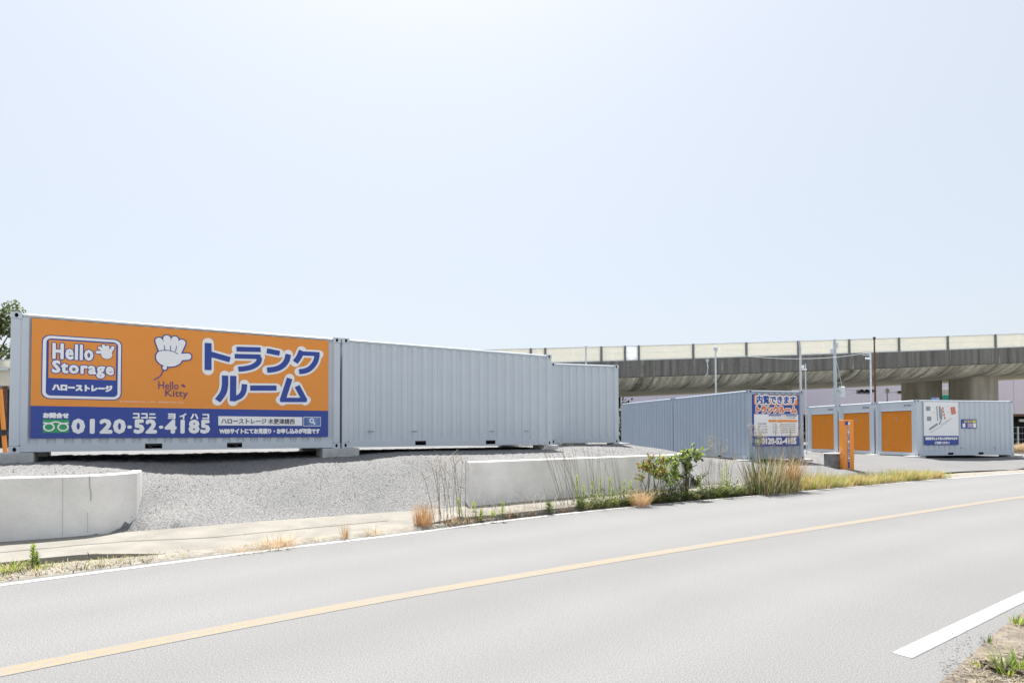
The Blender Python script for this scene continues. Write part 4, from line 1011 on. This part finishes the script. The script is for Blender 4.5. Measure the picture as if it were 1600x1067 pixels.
stalks(918, 950, 786, .06, 1.42, 8, 'few tall bare stalks right of the leaning ones by the low wall', (-.18, .12), .5)
stalks(958, 980, 782, .08, 1.25, 4, 'slim dark leaning stalk near the orange-leaved shrub', (-.35, -.1), .3)
stalks(1090, 1150, 768, .06, 1.05, 14, 'thin grey stalks across the second driveway mouth', (-.1, .2), .8)
stalks(1092, 1135, 766, .06, 1.45, 10, 'feathery grey dry weeds in front of the price sign row', (-.12, .12), 2.0, .003)
stalks(1170, 1215, 765, .05, 1.75, 14, 'tall feathery weeds growing over the price sign', (-.1, .14), 2.6, .005)
stalks(1222, 1246, 765, .05, 1.85, 9, 'tall dark stalks at the right edge of the price sign', (-.06, .16), 2.2, .005)
stalks(1255, 1290, 757, .05, .95, 4, 'sparse thin stalks right of the dry reed clump', (-.1, .1), .6, .003)
stalks(1300, 1345, 745, .05, 1.0, 4, 'sparse stalks with pale heads before the orange shutters', (-.15, .1), 1.5, .003)
for k, (u, v, h, lab) in enumerate(((718, 809, .34, 'light green weed among the dry stems at the wall end'), (741, 802, .20, 'small light green weed by the wall corner'), (785, 808, .26, 'light green weed on the kerb near the wall'), (769, 809, .10, 'little green rosette on the kerb'),
        (903, 790, .62, 'tallest lime weed left of the bare stalks'), (912, 788, .40, 'shorter lime weed next to the tallest one'), (925, 785, .46, 'slim green weed before the bare stalks'), (938, 784, .52, 'bushier lime weed before the wall'), (953, 782, .48, 'lime weed near the slim dark stalk'), (957, 781, .24, 'low lime weed under the slim dark stalk'),
        (975, 779, .42, 'lime weed left of the orange-leaved shrub'), (986, 778, .40, 'lime weed close by the orange-leaved shrub'), (1136, 773, .78, 'tall weed with a lime tip before the driveway'), (1128, 773, .62, 'weed with a lime tip left of the taller one'), (1094, 773, .42, 'green weed right of the vine-covered stump'), (1115, 771, .25, 'low lime weed in the driveway mouth'))):
    weed(u, v, .08, h, lab, 'leaf_lime', int(16 + 46 * h) if k not in (14, 15) else 16, .085, w=.026)
weed(860, 802, .02, .2, 'dark green rosette weed at the road edge', 'leaf', 40, .13, 'green weeds in the verge', .03)
weed(905, 797, .02, .2, 'dark green verge weed right of the rosette', 'leaf', 36, .10, 'green weeds in the verge', .03)
weed(751, 814, .02, .18, 'yellow green verge weed right of the orange tuft', 'leaf_lime', 30, .09, 'green weeds in the verge', .022)
def lobed(nm, u, v, z, lobes, mats, wts, label, Lf, cat='shrub', sc=.92):
    lobes = [(a * 1.05, b, c * sc, d, e, f * sc, n) for a, b, c, d, e, f, n in lobes]
    p = gp(u, v, z); rt = empty(nm, (p.x, p.y, z), 0, label, cat); sb, lb = MB(), MB()
    for cx, cy, cz, rx, ry, rz, n in lobes:
        for q in range(max(2, n // 90)):
            t = Vector((cx + random.uniform(-.6, .6) * rx, cy + random.uniform(-.6, .6) * ry, cz + random.uniform(-.3, .6) * rz))
            b = Vector((random.uniform(-.06, .06), random.uniform(-.05, .05), -.03)) if cat == 'stump' else Vector((cx * .8 + random.uniform(-.1, .1), cy, -.03))
            sb.tube([b, b.lerp(t, .5) + Vector((random.uniform(-.05, .05), 0, .04)), t], [.010, .007, .004], 5, False)
        for q in range(n):
            d = rv() * random.random() ** .45; c = Vector((cx + d.x * rx, cy + d.y * ry, cz + d.z * rz))
            lb.mi = random.choices(range(len(mats)), wts)[0]
            leaf(lb, c, rv() + Vector((0, 0, -.2)), Lf * random.uniform(.5, 1.3), Lf * random.uniform(.45, .8), (rv() + Vector((0, 0, .9))).normalized())
    sb.build('stems', M['bark'], rt); lb.build('leaves', [M[m] for m in mats], rt); return rt
lobed('shrub', 1018, 779, .10, [(-.12, 0, .78, .20, .18, .16, 150), (.14, .05, .70, .22, .18, .20, 190), (-.02, 0, .98, .10, .1, .14, 40), (.24, 0, 1.0, .07, .08, .10, 30), (-.25, 0, .5, .1, .1, .14, 40)], ['leaf_red', 'leaf_lime', 'leaf', 'leaf_dark'], (3, 3, 3, 1), 'shrub with orange red and lime leaves before the low wall', .085)
lobed('shrub', 1046, 777, .10, [(-.10, 0, .62, .12, .14, .22, 130), (.12, 0, .68, .09, .12, .22, 110), (0, 0, .36, .2, .15, .12, 70)], ['leaf_lime', 'leaf', 'leaf_dark'], (3, 3, 1), 'green shrub between the orange-leaved one and the vine-covered stump', .085)
vs_ = lobed('vine_stump', 1072, 775, .08, [(.12, 0, 1.08, .30, .25, .17, 240), (-.22, 0, .96, .28, .2, .11, 150), (-.56, 0, .92, .18, .15, .08, 60), (.03, 0, .78, .10, .12, .22, 90), (-.18, 0, .52, .22, .15, .09, 80), (.16, 0, 1.27, .05, .05, .08, 8)], ['leaf', 'leaf_lime', 'leaf_dark', 'leaf_pale'], (3, 4, 2, 5), 'vine-covered stump with a mass of heart-shaped leaves on top', .115, 'stump')
shrub(1090, 758, .15, .35, .35, 260, ['leaf_dark', 'leaf'], 'dark low bush behind the vine-covered stump', .06, (3, 1), 8, .1)
mb = MB(); mb.tube([(0, 0, -.05), (.02, 0, .4), (-.02, .02, .8), (.05, 0, 1.0)], [.035, .03, .03, .02], 7); mb.tube([(0, 0, .55), (.12, -.02, .68), (.26, -.05, .76)], [.014, .012, .008], 5)
mb.build('trunk', M['bark'], vs_)
tuft('reed_clump', 1190, 770, .03, 1.22, .40, 300, ['leaf', 'leaf_dark', 'straw', 'stalk'], 'tall green reed-like grass clump before the price sign', lean=.42, w=.020, wts=(3, 3, 3, 2))
tuft('reed_clump', 1232, 766, .03, 1.12, .28, 280, ['dry', 'straw', 'leaf'], 'tall orange dry reed clump right of the green reeds', lean=.30, w=.022, wts=(4, 4, 2))
tuft('reed_clump', 1215, 768, .03, .62, .45, 420, ['leaf_dark', 'leaf', 'straw'], 'shorter dark grass at the foot of the reed clumps', lean=.5, w=.014)
BT = ['lime', 'straw-coloured', 'mixed green']
for k in range(18):
    t = k / 17; u = 1258 + 205 * t; v = 764.5 - 17 * t + random.uniform(-1.5, .5); h = random.uniform(.30, .62) * (1 - .35 * t)
    ms = [['leaf_lime', 'straw', 'leaf'], ['dry', 'straw', 'leaf_lime'], ['leaf_lime', 'leaf', 'dry']][k % 3]
    tuft('verge_tuft', u, v - 3, .04, h, .45, 260, ms, ['lime', 'dry straw', 'mixed green and brown'][k % 3] + ' grass tuft in the verge strip before the shutter containers', lean=.55, w=.011)

# low ground cover along the verge: nobody could count it
def cover(name, mats, n, label, hmin, hmax, rng, wts=None, w=.010, seed=1, leafy=False):
    random.seed(seed); mb = MB()
    for _ in range(n):
        u = random.uniform(*rng); i = None
        a = near_edge(u); f_ = random.random(); q = a[0].lerp(a[1], f_)
        dens = .5 + .5 * math.sin(u * .11 + seed) * math.sin(u * .043 + 2 * seed)
        if random.random() > .25 + dens: continue
        mb.mi = random.choices(range(len(mats)), wts)[0]
        b = Vector((q.x, q.y, .01)); h = random.uniform(hmin, hmax) * (.5 + dens)
        if leafy and random.random() < .6:
            for k in range(3): leaf(mb, b + Vector((0, 0, h * random.random())) + rv() * .03, rv() + Vector((0, 0, .3)), random.uniform(.03, .07), .03, (rv() + Vector((0, 0, 1))).normalized())
        else: blade(mb, b, random.uniform(0, 6.28), h, w * random.uniform(.6, 1.4), random.uniform(.1, 1.1), 1)
    tag(mb.build(name, [M[m] for m in mats]), label, 'ground cover', kind='stuff')
EA = offset(EDGE, .12)
def near_edge(u):
    # verge cross-section seen at about this column of the picture
    k = min(range(len(EA)), key=lambda i: abs(800 + F_PX * EA[i].x / max(.1, EA[i].y) - u) if EA[i].y > 1 else 1e9)
    a = EA[k] + (EA[min(k + 1, len(EA) - 1)] - EA[k]) * random.random()
    w_ = .24 if u > 620 else .5
    if u > 1180: w_ = .6
    return a, a + Vector((-.55, .83, 0)) * w_
cover('verge_grass', ['straw', 'dry', 'stalk'], 4200, 'dead grass and litter along the kerb', .03, .16, (690, 1180), (3, 2, 4), seed=3)
cover('verge_weeds', ['leaf_dark', 'leaf', 'leaf_lime'], 3300, 'low dark green weeds between the kerb and the white line', .05, .20, (900, 1180), (4, 3, 1), seed=5, leafy=True)
cover('verge_weeds', ['leaf_dark', 'leaf', 'stalk'], 3600, 'thick shaded weeds at the kerb by the driveway mouth', .10, .30, (1020, 1250), (4, 2, 1), seed=6, leafy=True)
cover('verge_grass', ['straw', 'leaf_lime', 'dry'], 5000, 'yellowing grass of the verge strip before the shutter containers', .10, .34, (1245, 1470), (3, 3, 2), seed=8)
EA = offset(EDGE, .95)
cover('kerb_weeds', ['stalk', 'straw', 'leaf_lime'], 1500, 'thin dry and green growth along the foot of the low wall', .03, .16, (745, 1160), (3, 2, 2), seed=12)
EA = offset(EDGE, .2)
cover('verge_grass', ['straw', 'stalk', 'leaf_lime', 'leaf_dark'], 1500, 'sparse dead grass and crumbs at the left kerb', .02, .08, (0, 230), (3, 3, 1, 2), seed=9)
EA = offset(EDGE, .14)
cover('verge_stalks', ['stalk', 'seed', 'leaf_dark'], 1200, 'wiry dead stems standing among the kerb weeds', .18, .55, (700, 1180), (4, 2, 1), .007, seed=31)
cover('verge_weeds', ['leaf', 'leaf_lime', 'leaf_dark'], 1100, 'scruffy taller green weeds in patches along the kerb', .12, .42, (930, 1175), (3, 2, 3), .016, seed=33, leafy=True)
random.seed(21)
# bottom right corner
for u, v, h, n, ms, lab in ((1590, 972, .10, 26, ['leaf_lime', 'leaf'], 'small lime grass sprig at the right edge beside the white line'), (1547, 1003, .07, 10, ['leaf'], 'single thin green blade on the near verge'),
        (1524, 1036, .06, 12, ['leaf_lime', 'straw'], 'tiny sprig among the brown twigs of the near verge'), (1571, 1050, .16, 40, ['leaf_lime', 'leaf'], 'green grass tuft among dead twigs on the near verge'), (1592, 1046, .17, 50, ['leaf_lime', 'leaf'], 'brightest green tuft in the bottom right corner')):
    tuft('green_tuft', u, v, .03, h, .05, n, ms, lab, lean=.7, w=.010)
mb = MB()
for _ in range(420):
    u = random.triangular(1470, 1640, 1600); v = random.uniform(1030, 1085) - (u - 1500) * .1
    p = gp(u, v, .02); a = random.uniform(0, 6.28); L = random.uniform(.03, .12)
    mb.tube([p, p + Vector((L * .5 * math.cos(a), L * .5 * math.sin(a), random.uniform(0, .02))), p + Vector((L * math.cos(a + .3), L * math.sin(a + .3), random.uniform(-.01, .02)))], .0018, 3, False)
tag(mb.build('dead_twigs', M['seed']), 'brown dead twigs and straw littering the near verge', 'litter', kind='stuff')
mb = MB()
for _ in range(380):
    p = gp(random.uniform(1470, 1640), random.uniform(985, 1080), .012); ico(mb, (p.x, p.y, .02 + random.uniform(-.005, .01)), random.uniform(.004, .012))
tag(mb.build('verge_grit', M['stone']), 'grit and small stones along the near road edge', 'gravel', kind='stuff')
mb = MB(); p0, p1 = gp(1535, 1035, .05), gp(1600, 1050, .05)
for k in range(14):
    c = p0.lerp(p1, k / 13) + Vector((random.uniform(-.03, .03), random.uniform(-.03, .03), 0)); ico(mb, (c.x, c.y, .05), random.uniform(.02, .05), .8)
tag(mb.build('soil_clods', M['bark']), 'dark clods of earth in the bottom right corner', 'soil', kind='stuff')

# right edge: fence, dry bush, and a hedge seen under the viaduct
fx = ap(1584, 690, 40); rt = empty('mesh_fence', (fx.x, 40, .2), 0, 'grey wire mesh fence at the right edge behind the map board container', 'fence')
for k in range(6):
    mb = MB(); mb.tube([(k * 1.5 + .3, 0, -.1), (k * 1.5 + .3, 0, 1.75)], .03, 8); mb.build('post', M['galv'], rt)
mb = MB()
for z in (.1, .5, .9, 1.3, 1.7): mb.tube([(0, 0, z), (8, 0, z)], .012, 4)
for k in range(40): mb.tube([(k * .2, .02, .05), (k * .2, .02, 1.7)], .006, 3)
mb.build('mesh', M['barrier_post'], rt)
p = ap(1594, 704, 38); rt = MB(); 
for _ in range(1500):
    d = rv(); d.z = abs(d.z); blade(rt, Vector((d.x * .8, d.y * .5, d.z * .3)), random.uniform(0, 6.28), random.uniform(.2, .5), .02, random.uniform(.2, .8))
o = rt.build('dry_bush', M['straw']); o.location = (p.x + .4, 38, lot_z(p.x, 38)); tag(o, 'rounded straw-coloured bush at the right edge of the picture', 'bush')
pb = ap(975, 640, 55)
def farbush(x, y, zb, r, h, n, mats, label):
    rt = empty('bush', (x, y, zb), 0, label, 'bush'); mb, lb = MB(), MB()
    for k in range(6): a = k * 1.05; mb.tube([(0, 0, -.1), (r * .4 * math.cos(a), r * .4 * math.sin(a), h * .7)], [.05, .02], 5)
    for _ in range(n):
        d = rv(); c = Vector((d.x * r, d.y * r, h * .5 + d.z * h * .5)) * random.uniform(.7, 1); lb.mi = random.randrange(len(mats)); leaf(lb, c, rv(), .3, .22, rv())
    mb.build('branches', M['bark'], rt); lb.build('leaves', [M[m] for m in mats], rt)
farbush(pb.x, 55, 0, 1.6, 4.8, 900, ['leaf_dark', 'leaf'], 'dark green bush under the viaduct beside the mound container')
